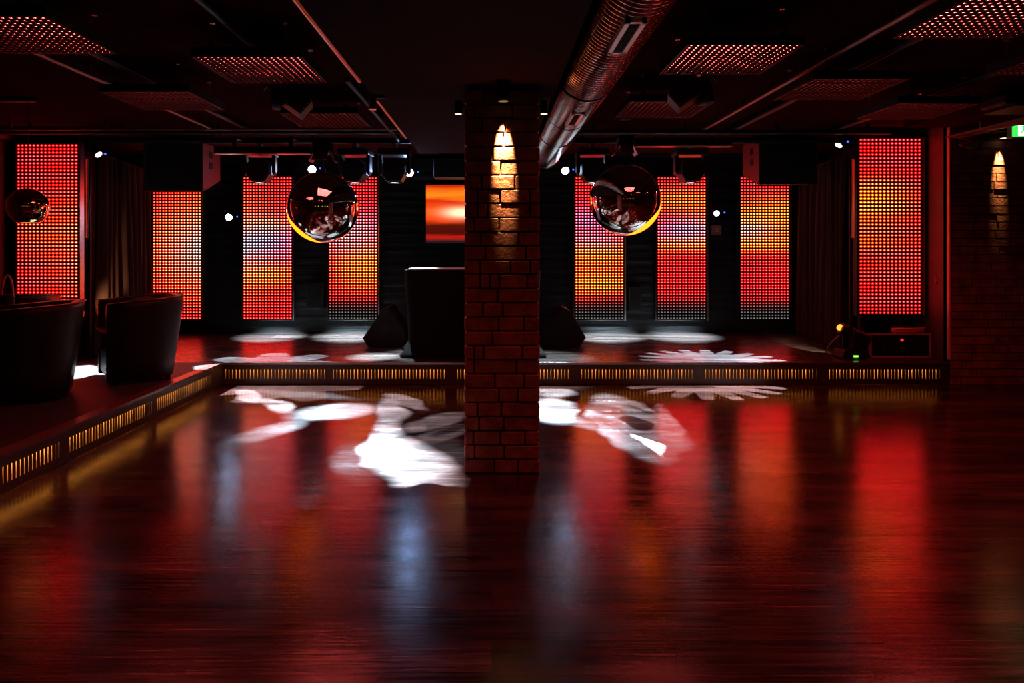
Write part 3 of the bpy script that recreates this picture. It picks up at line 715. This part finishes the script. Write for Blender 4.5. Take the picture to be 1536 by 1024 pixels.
MB().cyl((wl.x,6.53,wl.z+.006),(wl.x,6.53,wl.z+.09),.03,n=18).box(wl.x-.012,wl.x+.012,6.53,SY-.004,wl.z+.04,wl.z+.07).build('body',M['blackmetal'],t)
MB().disc((wl.x,6.53,wl.z+.004),(0,0,-1),.025,18).build('lamp',M['warmlamp'],t,fix=False)

# ------------------------------------------------------------------ television + DJ table + monitors
a=P(639,364,8.78); b=P(791,277.5,8.78)
t=thing('television','wall television with sunset picture, half hidden behind the column','television',((a.x+b.x)/2,8.78,a.z))
MB().box(a.x-.012,b.x+.012,8.785,8.85,a.z-.012,b.z+.012).build('casing',M['blackgloss'],t,bevel=.004)
uvquad('screen',[(a.x,8.784,a.z),(b.x,8.784,a.z),(b.x,8.784,b.z),(a.x,8.784,b.z)],1,1,M['tv'],t)
MB().box((a.x+b.x)/2-.2,(a.x+b.x)/2+.2,8.85,BY-.03,a.z+.2,b.z-.2).build('wall_mount',M['blackmetal'],t)

dj=thing('dj_table','table under a black stretch cloth on the stage behind the column','table',(-.2,7.15,SH))
def djring(z,sx,sy,rr=.07,n=10,wob=0):
    x0,x1,y0,y1=-.895*1,.50,6.86,7.46
    cx,cy=(x0+x1)/2,(y0+y1)/2; hx=(x1-x0)/2*sx; hy=(y1-y0)/2*sy; pts=[]
    for qx,qy,a0 in((1,1,0),(-1,1,90),(-1,-1,180),(1,-1,270)):
        for k in range(n):
            a=math.radians(a0+90*k/(n-1)); pts.append((cx+qx*(hx-rr)+rr*math.cos(a),cy+qy*(hy-rr)+rr*math.sin(a),z))
    return pts
H=.88; rings=[djring(SH+.003,.93,.98),djring(SH+.02,.945,1.0),djring(SH+.08,.94,.98)]
for k in range(1,10):
    f=k/9; s=.935+.055*f**1.5; rings.append(djring(SH+.08+(H-.1)*f,s,.93+.06*f))
rings+= [djring(SH+H-.006,.997,.995),djring(SH+H,.99,.985)]
MB().loft(rings).build('stretch_cover',M['cloth'],dj)
MB().box(-.86,.47,6.9,7.42,SH+H,SH+H+.012).build('table_top',mat('pale_worktop',(.42,.43,.45),.35),dj,bevel=.004)
for x,y in ((-.80,6.9),(.42,6.9),(-.84,7.38),(.42,7.38)):
    m=MB(); m.loft([[(x+rr*1.5*math.cos(2*PI*k/16),y+rr*math.sin(2*PI*k/16),SH+z) for k in range(16)] for rr,z in((.085,.003),(.09,.02),(.075,.05),(.045,.1),(.02,.16))])
    m.build('foot_pocket',M['cloth'],dj)

def wedge(pts,Yf,Yb,grille,label):
    w=[(P(x,y,Yf).x,P(x,y,Yf).z) for x,y in pts]; zmin=min(q[1] for q in w); w=[(x,z-zmin+SH) for x,z in w]
    cx=sum(q[0] for q in w)/len(w)
    t=thing('wedge_monitor',label,'loudspeaker',(cx,(Yf+Yb)/2,SH),'wedge monitors on the stage')
    MB().prism(w,'y',Yf,Yb).build('cabinet',M['blackmetal'],t,bevel=.008)
    (i,j)=grille; a=Vector((w[i][0],0,w[i][1])); b=Vector((w[j][0],0,w[j][1])); d=(b-a).normalized(); nrm=Vector((-d.z,0,d.x))
    if nrm.z<0: nrm=-nrm
    q=[a+d*.02,b-d*.02,b-d*.02+nrm*.014,a+d*.02+nrm*.014]
    MB().prism([(p.x,p.z) for p in q],'y',Yf+.02,Yb-.02).build('front_grille',M['gray'],t)
    m=MB(); m.cyl((cx,Yf-.004,SH+.2),(cx,Yf+.01,SH+.2),.045,n=18); m.build('side_handle',M['black'],t)
wedge([(553,520.6),(543.5,508),(573,465),(582,460),(608,500),(606,520.6)],7.62,8.05,(3,4),'black wedge monitor on the stage left of the DJ table')
wedge([(870,519),(879,506),(856,466),(846,461),(815,499),(816,519)],7.66,8.08,(4,3),'black wedge monitor on the stage right of the column')

# ------------------------------------------------------------------ wall boxes between screens
for (x0,x1,y0,y1,l) in ((459,484,424,463,'dark speaker box on the back wall below the left mirror ball'),(944,962,430,467,'dark speaker box on the back wall below the right mirror ball')):
    a=P(x0,y1,8.8); b=P(x1,y0,8.8)
    t=thing('wall_speaker_box',l,'loudspeaker',((a.x+b.x)/2,8.85,a.z),'dark boxes low on the back wall')
    MB().box(a.x,b.x,8.8,BY-.03,a.z,b.z).build('body',M['black'],t,bevel=.006)
    MB().box(a.x+.02,b.x-.02,8.79,8.802,a.z+.03,b.z-.03).build('grille',M['gray'],t)
a=P(1069,352,8.86); b=P(1083,338,8.86)
t=thing('wall_socket','small reddish socket plate on the back wall below a white lamp','socket',((a.x+b.x)/2,8.9,a.z))
MB().box(a.x,b.x,8.88,BY-.03,a.z,b.z).build('plate',mat('reddish_plastic',(.3,.1,.08),.5),t,bevel=.004)
for i in(0,1):
    for j in(0,1):
        x=a.x+.037+.03*i; z=a.z+.037+.03*j; MB().box(x,x+.018,8.874,8.882,z,z+.018).build('button',M['white'],t)

# ------------------------------------------------------------------ curtains
def curtain(p0,p1,z0,z1,folds,amp,seed,label):
    rng=random.Random(seed); m=MB(); nu=folds*10; nv=14; p0=Vector(p0); p1=Vector(p1); d=(p1-p0); n=Vector((-d.y,d.x)).normalized()
    ph=[rng.uniform(-.5,.5) for _ in range(folds+2)]; am=[rng.uniform(.6,1.3) for _ in range(folds+2)]
    vs=[]
    for j in range(nv+1):
        f=j/nv; z=z1+(z0-z1)*f
        for i in range(nu+1):
            u=i/nu; k=int(u*folds); s=math.sin(u*folds*2*PI+ph[k]*0+.9*math.sin(u*7+f*1.5))
            q=p0+d*u+n*(amp*am[k]*0.9*s*(.65+.35*f))+d.normalized()*(.03*math.sin(f*3+u*11))
            vs.append((q.x,q.y,z))
    m.add(vs,[(j*(nu+1)+i,j*(nu+1)+i+1,(j+1)*(nu+1)+i+1,(j+1)*(nu+1)+i) for j in range(nv) for i in range(nu)],True)
    t=thing('stage_curtain',label,'curtain',((p0.x+p1.x)/2,(p0.y+p1.y)/2,z0),'dark curtains at the stage sides')
    m.build('drape',M['velvet'],t,fix=False)
    MB().cyl((p0.x,p0.y,z1+.01),(p1.x,p1.y,z1+.01),.016,n=10).build('rail',M['blackmetal'],t)
    for q in (p0+(p1-p0)*.1,p0+(p1-p0)*.9): MB().cyl((q.x,q.y,z1+.01),(q.x,q.y,CE),.008,n=8).build('rail_hanger',M['blackmetal'],t)
curtain((-4.12,7.15),(-4.42,8.75),SH+.01,2.3,10,.10,4,'dark pleated curtain between the far left screen and the back screens')
curtain((3.80,7.3),(3.95,8.75),SH+.01,2.3,10,.09,9,'dark pleated curtain between the back screens and the far right screen')
for x,y,z0,z1,l in ((P(132.5,300,6.78).x,6.78,SH,2.2,'thin red-lit post beside the far left screen'),(P(1277.5,300,6.78).x,6.78,SH,2.2,'thin red-lit post beside the far right screen')):
    t=thing('screen_post',l,'post',(x,y,SH),'thin posts beside the near side screens')
    MB().box(-.055,.055,-.006,.006,1.42,z1).xf(Matrix.Translation((x,y-.02,0))@Matrix.Rotation(math.radians(-53 if x<0 else 53),4,'Z')).build('plate',mat('pale_post_paint',(.38,.3,.28),.5),t)
    MB().box(x-.012,x+.012,y+.01,y+.035,z0,z1).build('upright',M['blackmetal'],t)
    MB().box(x-.06,x+.06,y-.06,y+.08,SH,SH+.012).build('foot',M['blackmetal'],t)

# ------------------------------------------------------------------ right stage corner: flight case, cable, moving head
a=P(1308,541,6.85); b=P(1398,501,6.85)
fc=thing('flight_case','black flight case rack at the right end of the stage','case',((a.x+b.x)/2,7.1,SH))
fz=b.z; x0,x1=a.x,b.x; y0,y1=6.85,6.95-.04+.36
MB().box(x0,x1,y0+.03,6.93,SH+.02,fz-.01).build('case_body',M['black'],fc)
e=MB(); w_=.010
for x in(x0,x1):
    e.box(x-w_,x+w_,y0+.02,y0+.04,SH,fz)
    e.box(x-w_,x+w_,y0+.02,6.935,fz-.012,fz); e.box(x-w_,x+w_,y0+.02,6.935,SH,SH+.02)
for z in (SH+.01,fz-.006): e.box(x0,x1,y0+.02,y0+.04,z-.008,z+.008)
e.build('edge_profile',mat('red_brown_edge_profile',(.5,.2,.18),.35,.3),fc,bevel=.003)
g=MB().box(x0+.02,x1-.02,y0+.024,y0+.032,SH+.03,fz-.03).build('rack_unit',M['blackgloss'],fc)
for i,zz in enumerate((fz-.07,fz-.16)):
    MB().box(x0+.2,x1-.05,y0+.012,y0+.026,zz-.03,zz+.03).build('front_panel',M['blackmetal'],fc,bevel=.003)
MB().cyl((P(1353,510,6.86).x,y0+.004,P(1353,510,6.86).z),(P(1353,510,6.86).x,y0+.014,P(1353,510,6.86).z),.014,n=12).build('indicator_lamp',M['redled'],fc)
m=MB(); m.tube([(x0+.06,y0+.012,fz-.06),(x0+.11,y0+.0,fz-.05),(x0+.12,y0+.004,fz-.14),(x0+.09,y0+.01,SH+.06)],.008,8); m.build('patch_lead',M['rubber'],fc)
pts=[]
for k in range(80):
    f=k/79; a_=f*6*PI; pts.append((P(1362,490,6.89).x+(.15+.02*math.sin(k*1.3))*math.cos(a_),6.893+.035*math.sin(a_),fz+.010+.045*f))
tag(MB().tube(pts,.010,8).build('coiled_cable',mat('red_brown_cable',(.55,.14,.12),.4)),'coil of cable lying on top of the flight case','cable')
# moving head standing on the stage
bm=P(1283,541,6.80)
t=thing('floor_moving_head','moving head with green display and orange lens standing on the stage beside the flight case','stage light',(bm.x,6.86,SH))
MB().prism([(bm.x-.15,SH+.012),(bm.x+.13,SH+.012),(bm.x+.12,SH+.09),(bm.x-.13,SH+.09)],'y',6.76,6.98).build('base',M['blackgloss'],t,bevel=.01)
for sx in(-1,1):
    for sy in (6.78,6.96): MB().cyl((bm.x-.01+sx*.11,sy,SH),(bm.x-.01+sx*.11,sy,SH+.014),.014,n=10).build('rubber_foot',M['rubber'],t)
d0=P(1284,534,6.755); MB().box(d0.x-.022,d0.x+.022,6.752,6.758,d0.z-.008,d0.z+.008).build('display',M['greenled'],t)
for yy in (6.775,6.965): MB().prism([(bm.x-.05,SH+.09),(bm.x+.05,SH+.09),(bm.x+.035,SH+.27),(bm.x-.035,SH+.27)],'y',yy-.014,yy+.014).build('yoke_arm',M['blackgloss'],t,bevel=.006)
hc=Vector((bm.x,6.87,SH+.245)); lens=P(1259.5,491,6.87); ax=(lens-hc).normalized()
MB().cyl(hc-ax*.17,lens-ax*.01,.07,.055,n=20).build('head',M['blackgloss'],t,bevel=.01)
MB().disc(lens,(ax+Vector((0,-.55,0))).normalized(),.032,20).build('lens',M['orangelens'],t,fix=False)
pts=[P(1259,503,6.9),P(1246,514,6.95),FL(1239,527,SH+.008),FL(1248,531,SH+.008),FL(1258,529,SH+.008),P(1266,528,7.05)]
pp=[]
for k in range(len(pts)-1):
    for f in range(6): pp.append(pts[k].lerp(pts[k+1],f/6))
pp.append(pts[-1])
tag(MB().tube(pp,.006,8).build('power_cable',mat('tan_cable',(.22,.17,.12),.5)),'thin cable looping down to the stage left of the floor moving head','cable')
# second floor lamp, behind the armchair, lights the left curtain
t=thing('floor_par_light','warm floor light standing on the stage behind the nearer armchair','stage light',(-3.95,6.95,SH))
ax=Vector((-.3,.6,.75)).normalized(); c0=Vector((-3.95,6.95,SH+.16))
MB().cyl(c0-ax*.12,c0+ax*.05,.06,.075,n=20).build('can',M['blackmetal'],t)
MB().disc(c0+ax*.045,ax,.06,20).build('lens',M['orangelens'],t,fix=False)
m=MB(); m.tube([c0+Vector((.09,0,0)),c0+Vector((.09,0,-.14)),c0+Vector((-.09,0,-.14)),c0+Vector((-.09,0,0))],.008,6); m.box(-4.05,-3.85,6.9,7.0,SH,SH+.02); m.build('stand',M['blackmetal'],t)
# squiggle of wire on the recess wall
pts=[(XR-.008,6.80+.02*math.sin(k*1.9),CH+(VY-418)*6.8/F+.03*math.cos(k*1.3)-.002*k) for k in range(14)]
tag(MB().tube(pts,.005,6).build('wire_end',mat('red_wire',(.3,.06,.05),.4)),'tangle of loose wire on the red side wall right of the far right screen','cable')

# ------------------------------------------------------------------ armchairs
def chair_proto():
    t=thing('tub_armchair','x','armchair')
    # plan outline: U open to +Y (front); outer offset scaled by height for the taper
    def outline(w,d,th,z,back,n=9):
        # w half width, d depth of arms to front (+y), back y
        o=[]; r=.20
        o.append((w,d)); 
        for k in range(n):
            a=math.radians(0-90*k/(n-1)); o.append((w-r+r*math.cos(a),back+r+r*math.sin(a)))
        for k in range(n):
            a=math.radians(270-90*k/(n-1)); o.append((-w+r+r*math.cos(a),back+r+r*math.sin(a)))
        o.append((-w,d)); wi=w-th; bi=back+th; ri=.12
        o.append((-wi,d))
        for k in range(n):
            a=math.radians(180+90*k/(n-1)); o.append((-wi+ri+ri*math.cos(a),bi+ri+ri*math.sin(a)))
        for k in range(n):
            a=math.radians(270+90*k/(n-1)); o.append((wi-ri+ri*math.cos(a),bi+ri+ri*math.sin(a)))
        o.append((wi,d))
        return o
    rings=[]
    def ztop(y): return .655+.045*max(0,min(1,(.27-y)/.6))
    for f,ins in ((0,.012),(.01,0),(.25,0),(.5,0),(.75,0),(.93,0),(.975,.004),(.995,.012),(1.0,.022)):
        bk=-.25-.085*f; w=.30+.035*f
        oo=outline(w-ins,.27-ins*.6,.085-2*ins,0,bk+ins)
        rings.append([(x,y,.03+(ztop(y)-.03)*f) for x,y in oo])
    m=MB(); m.loft(rings); m.build('shell',M['leather'],t,local=True)
    b=MB(); b.loft([[(x,y,z) for x,y in ((-.235,-.2),(.235,-.2),(.235,.30),(-.235,.30))] for z in (.29,.30,.40,.42)],smooth=False); b.build('seat_cushion',M['leather'],t,bevel=.035,local=True,seg=4)
    MB().box(-.23,.23,-.19,.26,.06,.285).build('seat_base',M['leather'],t,bevel=.01,local=True)
    pi=MB(); w,back,r=.335,-.335,.20; o=[(w,.27)]
    for k in range(9):
        a=math.radians(-90*k/8); o.append((w-r+r*math.cos(a),back+r+r*math.sin(a)))
    for k in range(9):
        a=math.radians(270-90*k/8); o.append((-w+r+r*math.cos(a),back+r+r*math.sin(a)))
    o.append((-w,.27)); pi.tube([(x*.985,y,ztop(y)-.006) for x,y in o],.006,6); pi.build('piping',M['leather'],t,local=True)
    for sx in(-1,1):
        for y in(-.19,.2): MB().cyl((sx*.22,y,0),(sx*.22,y,.045),.02,.024,n=12).build('foot',M['black'],t,local=True)
    return t
ch0=chair_proto(); cu=[False]
def chair(x,y,fx,fy,label):
    t=ch0 if not cu[0] else copy_tree(ch0); cu[0]=True
    t.location=(x,y,SH); t.rotation_euler=(0,0,math.atan2(-fx,fy)); t['label']=label; t['group']='black leather tub armchairs on the platform'
    return t
def place(front,f,label):             # front: near arm's front foot on the floor, f: facing
    f=Vector((f[0],f[1])).normalized(); s=Vector((-f.y,f.x))
    if s.y<0: s=-s
    c=Vector((front[0],front[1]))-f*.27+s*.30
    chair(c.x,c.y,f.x,f.y,label)
place((-3.05,5.40),(-.81,-.58),'black leather tub armchair nearest the platform edge, seen from its side')
place((-3.52,4.66),(-.90,-.43),'black leather tub armchair cut off by the left picture edge')
chair(-4.33,6.15,-.35,.94,'black leather tub armchair farthest back, only its red-lit top showing behind another')
lt=thing('hoop_handle_lantern','dark lantern with a thin arched handle beside the farthest armchair at left edge','lantern',(-4.62,5.75+.2,SH))
lx,ly=P(11,430,5.6).x,5.6; lt.location=(lx,ly,SH)
MB().lathe([(.0005,0),(.08,0),(.085,.05),(.07,.06),(.07,.52),(.08,.54),(.03,.60),(.0005,.61)],(lx,ly,SH),20).build('body',M['blackmetal'],lt)
hz=CH+(VY-446)*ly/F
MB().tube([(lx+.048*math.cos(PI*k/16),ly,hz+.19*math.sin(PI*k/16)*.95) for k in range(17)],.009,8).build('handle',mat('red_lacquer_handle',(.4,.1,.08),.3),lt)
MB().cyl((lx,ly,SH+.6),(lx,ly,hz+.02),.05,.052,n=14).build('neck',M['blackmetal'],lt)

# ------------------------------------------------------------------ right edge: exit sign, cable tray, projector
ex=P(1518.5,181.5,6.42); ez=P(1518.5,205,6.42)
t=thing('exit_sign','lit green and white emergency exit sign at the right picture edge','sign',(ex.x+.15,6.46,ez.z))
X0=ex.x; Z0,Z1=ez.z,ex.z
MB().box(X0-.008,X0+.32,6.424,6.48,Z0-.008,Z1+.008).box(X0+.1,X0+.2,6.48,SY-.005,Z0+.03,Z1-.03).build('casing',M['white'],t,bevel=.004)
MB().add([(X0,6.422,Z0),(X0+.31,6.422,Z0),(X0+.31,6.422,Z1),(X0,6.422,Z1)],[(0,1,2,3)]).build('green_face',M['exitgreen'],t,fix=False)
MB().add([(X0+.055,6.420,Z0+.008),(X0+.15,6.420,Z0+.008),(X0+.15,6.420,Z1-.008),(X0+.055,6.420,Z1-.008)],[(0,1,2,3)]).build('white_doorway',M['exitwhite'],t,fix=False)
h=Z1-Z0; fx=X0+.105; m=MB(); yy=6.418
def fl(pts): m.add([(fx+x*h,yy,Z0+z*h) for x,z in pts],[tuple(range(len(pts)))])
m.disc((fx+.03*h,yy,Z0+.80*h),(0,-1,0),.075*h,14)
fl([(-.08,.42),(.05,.40),(.10,.68),(-.02,.72)]); fl([(-.08,.42),(.04,.42),(-.10,.25),(-.26,.20),(-.26,.27),(-.14,.31)]); fl([(-.02,.42),(.06,.40),(.17,.27),(.10,.10),(.04,.13),(.09,.26)])
fl([(.05,.68),(.10,.66),(.20,.52),(.28,.56),(.28,.50),(.19,.45)]); fl([(-.02,.72),(-.15,.66),(-.20,.52),(-.15,.52),(-.11,.61),(0,.66)])
m.build('running_figure',M['exitgreen'],t,fix=False)
fx=X0+.235; m=MB(); fl([(-.3,.42),(.12,.42),(.12,.30),(.34,.5),(.12,.70),(.12,.58),(-.3,.58)]); m.build('arrow',M['exitwhite'],t,fix=False)
ty=thing('cable_tray','perforated metal cable tray under the ceiling at the upper right','cable tray',(4.55,5.4,2.36))
m=MB(); tx0,tx1,tz=4.36,4.50,CH+1.07
for x in (tx0,tx1): m.box(x-.004,x+.004,4.2,6.56,tz,tz+.018)
k=4.25
while k<6.5: m.box(tx0,tx1,k,k+.035,tz,tz+.004); k+=.06
m.build('tray',mat('dull_dark_tray',(.12,.05,.04),.6),ty)
for y in (4.5,6.2): MB().cyl(((tx0+tx1)/2,y,tz),((tx0+tx1)/2,y,2.475),.006,n=8).build('hanger',M['steel'],ty)
pts=[P(1446+9*math.sin(k*.9)+k*.25,196+k*1.75,6.5) for k in range(17)]
tag(MB().tube([Vector((pts[0].x,6.5,tz))]+pts,.010,8).build('dangling_wire',mat('reddish_wire',(.45,.15,.12),.4)),'kinked loose wire dangling from the cable tray before the brick wall','cable')
pts=[P(1453,197,6.5),P(1465,199,6.5),P(1478,199.5,6.5),P(1490,198.5,6.5),P(1502,197.5,6.5),P(1519,196,6.45)]
tag(MB().tube(pts,.005,6).build('sign_cable',M['white']),'pale thin cable sagging across to the exit sign','cable')
q=P(1520,148,5.2)
t=thing('ceiling_projector','black rounded projector hung from the ceiling at the upper right edge','projector',(q.x,5.2,q.z-.08))
MB().prism([(q.x-.13,q.z-.06),(q.x-.13,q.z+.01),(q.x-.08,q.z+.07),(q.x+.26,q.z+.07),(q.x+.28,q.z-.06)],'y',5.1,5.38).build('body',M['black'],t,bevel=.02)
MB().box(q.x-.1,q.x+.25,5.05,5.4,q.z-.085,q.z-.06).cyl((q.x+.06,5.25,q.z+.06),(q.x+.06,5.25,2.475),.02,n=10).build('mount',M['blackmetal'],t)

# ------------------------------------------------------------------ bar lamps at the rear wall (seen mirrored in the globes)
for i,x in enumerate((-3.2,-1.6,.3,1.9,3.4)):
    t=thing('bar_lamp','amber bar lamp on the rear wall, seen mirrored in the globes','lamp',(x,-3.0,1.6),'amber bar lamps on the rear wall')
    MB().lathe([(.0005,.0),(.09,0),(.10,.04),(.06,.18),(.03,.22),(.0005,.22)],(x,-3.05,1.6),18).build('shade',M['bulb'],t)
    MB().box(x-.03,x+.03,-3.2,-3.05,1.78,1.82).build('arm',M['blackmetal'],t)

# ------------------------------------------------------------------ lights
def spot(name,loc,aim,power,deg,blend=.2,col=(1,1,1),radius=.01):
    l=bpy.data.lights.new(name,'SPOT'); l.energy=power; l.spot_size=math.radians(deg); l.spot_blend=blend; l.color=col; l.shadow_soft_size=radius
    o=bpy.data.objects.new(name,l); C.objects.link(o); o.location=loc
    o.rotation_euler=(Vector(aim)-Vector(loc)).to_track_quat('-Z','Y').to_euler(); return o
def floor_coords(l,z=0.0):
    """shader nodes giving the point where the ray leaving this lamp meets the floor"""
    d=l.data; d.use_nodes=True; N=d.node_tree.nodes; L=d.node_tree.links; N.clear()
    g=N.new('ShaderNodeNewGeometry'); s=N.new('ShaderNodeSeparateXYZ'); L.new(g.outputs['Incoming'],s.inputs[0])
    k=MA(N,L,'DIVIDE',-(l.location.z-z),s.outputs[2])
    X=MA(N,L,'ADD',MA(N,L,'MULTIPLY',s.outputs[0],k),l.location.x); Y=MA(N,L,'ADD',MA(N,L,'MULTIPLY',s.outputs[1],k),l.location.y)
    c=N.new('ShaderNodeCombineXYZ'); L.new(X,c.inputs[0]); L.new(Y,c.inputs[1]); c.inputs[2].default_value=1
    return N,L,c.outputs[0],X,Y
def ell(N,L,v,c,a,b,soft,w):
    c=FL(*c).xy; a=FL(*a).xy-c; b=FL(*b).xy-c; det=a.x*b.y-a.y*b.x
    if abs(det)<1e-5: det=1e-5
    m=((b.y/det,-b.x/det),(-a.y/det,a.x/det)); o=[]
    for r in m:
        n=N.new('ShaderNodeVectorMath'); n.operation='DOT_PRODUCT'; L.new(v,n.inputs[0]); n.inputs[1].default_value=(r[0],r[1],-r[0]*c.x-r[1]*c.y); o.append(n.outputs['Value'])
    q=MA(N,L,'SQRT',MA(N,L,'ADD',MA(N,L,'POWER',MA(N,L,'ABSOLUTE',o[0]),2),MA(N,L,'POWER',MA(N,L,'ABSOLUTE',o[1]),2)))
    mr=N.new('ShaderNodeMapRange'); mr.interpolation_type='SMOOTHSTEP'; mr.inputs[1].default_value=1-soft; mr.inputs[2].default_value=1+soft*.5; mr.inputs[3].default_value=w; mr.inputs[4].default_value=0
    L.new(q,mr.inputs[0]); return mr.outputs[0]
def finish(N,L,val,col,k=1):
    e=N.new('ShaderNodeEmission'); e.inputs[0].default_value=(*col,1); L.new(MA(N,L,'MULTIPLY',val,k),e.inputs[1])
    o=N.new('ShaderNodeOutputLight'); L.new(e.outputs[0],o.inputs[0])
def gobo(name,lamp,shapes,cuts,power,deg,col=(.62,.84,1),aim=None):
    c,ax=lamp; l=spot(name,c+ax*.03,aim,power,deg,.15,(1,1,1),.004)
    N,L,v,X,Y=floor_coords(l); t=None
    ns=N.new('ShaderNodeTexNoise'); ns.inputs['Scale'].default_value=2.6; ns.inputs['Detail'].default_value=1.5; L.new(v,ns.inputs['Vector'])
    sb=N.new('ShaderNodeVectorMath'); sb.operation='SUBTRACT'; sb.inputs[1].default_value=(.5,.5,.5); L.new(ns.outputs['Color'],sb.inputs[0])
    ml=N.new('ShaderNodeVectorMath'); ml.operation='MULTIPLY'; ml.inputs[1].default_value=(.2,.3,0); L.new(sb.outputs[0],ml.inputs[0])
    av=N.new('ShaderNodeVectorMath'); L.new(v,av.inputs[0]); L.new(ml.outputs[0],av.inputs[1]); v=av.outputs[0]
    for sh in shapes:
        x=ell(N,L,v,*sh); t=x if t is None else MA(N,L,'MAXIMUM',t,x)
    for ct in cuts:
        t=MA(N,L,'MULTIPLY',t,MA(N,L,'SUBTRACT',1,ell(N,L,v,*ct)))
    finish(N,L,t,col); return l
gobo('gobo_left',LA,[((372,593),(397,599),(369,603),.3,1.7),((412,607),(442,617),(407,616),.4,1.15),((450,591),(545,598),(450,596),.6,.28),
      ((503,617),(568,611),(505,629),.45,1.15),((400,648),(458,631),(406,659),.5,.42),((586,615),(608,608),(589,637),.35,1.15),((611,601),(642,612),(602,607),.35,.8),
      ((613,689),(682,710),(599,725),.5,7.5),((580,660),(607,655),(578,692),.5,3.2),((562,688),(620,690),(558,716),.8,.16),
      ((655,631),(702,621),(655,643),.3,.75),((655,655),(704,640),(657,668),.35,.5),((668,686),(708,680),(666,716),.4,.4)],
      [((640,775),(760,775),(640,723),.03,1.0),((676,645),(706,637),(677,650),.4,.7),((482,598),(545,600),(482,603),.6,.4)],15000,58,aim=(-1.0,5.0,0))
gobo('gobo_right',LB,[((830,613),(867,617),(832,635),.35,1.6),((830,588),(866,590),(830,595),.4,1.0),((945,632),(1023,652),(930,592),.16,.62),((975,666),(1002,679),(964,653),.16,6.0),((855,628),(905,640),(850,618),.6,.35),((1000,640),(1020,650),(996,610),.4,.9)],
      [((904,614),(940,621),(902,622),.4,.7),((956,634),(980,642),(953,642),.22,.9),((957,613),(978,620),(957,616),.4,.6),((905,632),(935,640),(903,637),.6,.4),((905,684),(965,702),(885,662),.15,1.0)],14000,50,aim=(.9,5.0,0))
def petals(name,lamp,cx,cy,r,n,power,ph):
    c,ax=lamp; aim=(cx,cy,0); l=spot(name,c+ax*.03,aim,power,52,.1,(1,1,1),.004)
    N,L,v,X,Y=floor_coords(l)
    dx=MA(N,L,'SUBTRACT',X,cx); dy=MA(N,L,'SUBTRACT',Y,cy)
    rr=MA(N,L,'DIVIDE',MA(N,L,'SQRT',MA(N,L,'ADD',MA(N,L,'MULTIPLY',dx,dx),MA(N,L,'MULTIPLY',dy,dy))),r)
    th=MA(N,L,'ARCTAN2',dy,dx); cs=MA(N,L,'COSINE',MA(N,L,'ADD',MA(N,L,'MULTIPLY',th,n),ph))
    edge=MA(N,L,'ADD',MA(N,L,'MULTIPLY',cs,.8),MA(N,L,'SUBTRACT',1.75,MA(N,L,'MULTIPLY',MA(N,L,'POWER',rr,2),1.95)))
    a=N.new('ShaderNodeMapRange'); a.interpolation_type='SMOOTHSTEP'; a.inputs[1].default_value=.0; a.inputs[2].default_value=.35; L.new(edge,a.inputs[0])
    b=N.new('ShaderNodeMapRange'); b.interpolation_type='SMOOTHSTEP'; b.inputs[1].default_value=.96; b.inputs[2].default_value=1.03; b.inputs[3].default_value=1; b.inputs[4].default_value=0; L.new(rr,b.inputs[0])
    finish(N,L,MA(N,L,'MULTIPLY',a.outputs[0],b.outputs[0]),(.66,.86,1))
    return l
petals('gobo_petals_right',LF,2.03,6.70,.78,18,9000,.4)
petals('gobo_petals_left',LE,-1.95,6.5,.72,7,8000,.2)
petals('gobo_platform',LE,-3.58,6.02,.42,5,5000,1.0)
# soft white pools from the moving heads on the stage
for px,aim,pw,dg in ((390,(-2.75,8.45),8000,25),(533,(-1.75,8.45),9500,27),(592,(-1.2,6.95),5200,20),(592,(-.66,7.1),1500,36),(888,(.55,6.85),1800,34),(888,(1.45,8.45),8500,27),(1035,(2.35,8.45),8000,27)):
    z=TZ-.033-.425; spot('stage_pool',(at_pipe(px),TY,z),(*aim,SH),pw,dg,1.0,(.72,.93,1),.02)
spot('column_wash',(P(755,150,3.9).x,3.90,CH+(VY-153)*3.9/F-.004),(P(756,300,3.9).x,3.985,1.86),1000,26,1.0,(1,.62,.22),.006)
spot('column_flank_left',(P(687.5,172,4.19).x,4.19,zs_-.004),(P(687.5,172,4.19).x+.02,4.19,0),6,40,.5,(1,.8,.5),.006)
spot('column_flank_right',(P(816,172,4.19).x,4.19,zs_-.004),(P(816,172,4.19).x-.02,4.19,0),6,40,.5,(1,.8,.5),.006)
spot('brick_wall_wash',(wl.x,6.53,wl.z-.003),(wl.x,6.60,wl.z-.27),320,26,1.0,(1,.68,.25),.006)
spot('floor_head_beam',lens+ax*0+Vector((-.02,-.01,-.01)),FL(1222,522,SH),260,34,.5,(1,.86,.55),.006)
spot('left_curtain_uplight',(-3.99,6.99,SH+.25),(-4.36,8.3,1.7),60,44,.8,(1,.72,.35),.02)

# ------------------------------------------------------------------ camera, world, colour
cam=bpy.data.cameras.new('camera'); co=bpy.data.objects.new('camera',cam); C.objects.link(co)
co.location=(0,0,CH); co.rotation_euler=(PI/2,0,0); cam.lens=24; cam.sensor_width=36; cam.shift_x=30/1536; cam.shift_y=-137/1536; cam.clip_start=.05
sc=bpy.context.scene; sc.camera=co
w=bpy.data.worlds.new('world'); sc.world=w; w.use_nodes=True; w.node_tree.nodes['Background'].inputs[0].default_value=(0,0,0,1)
sc.view_settings.view_transform='Standard'; sc.view_settings.look='None'; sc.view_settings.gamma=1; sc.view_settings.use_curve_mapping=False; sc.view_settings.exposure=0
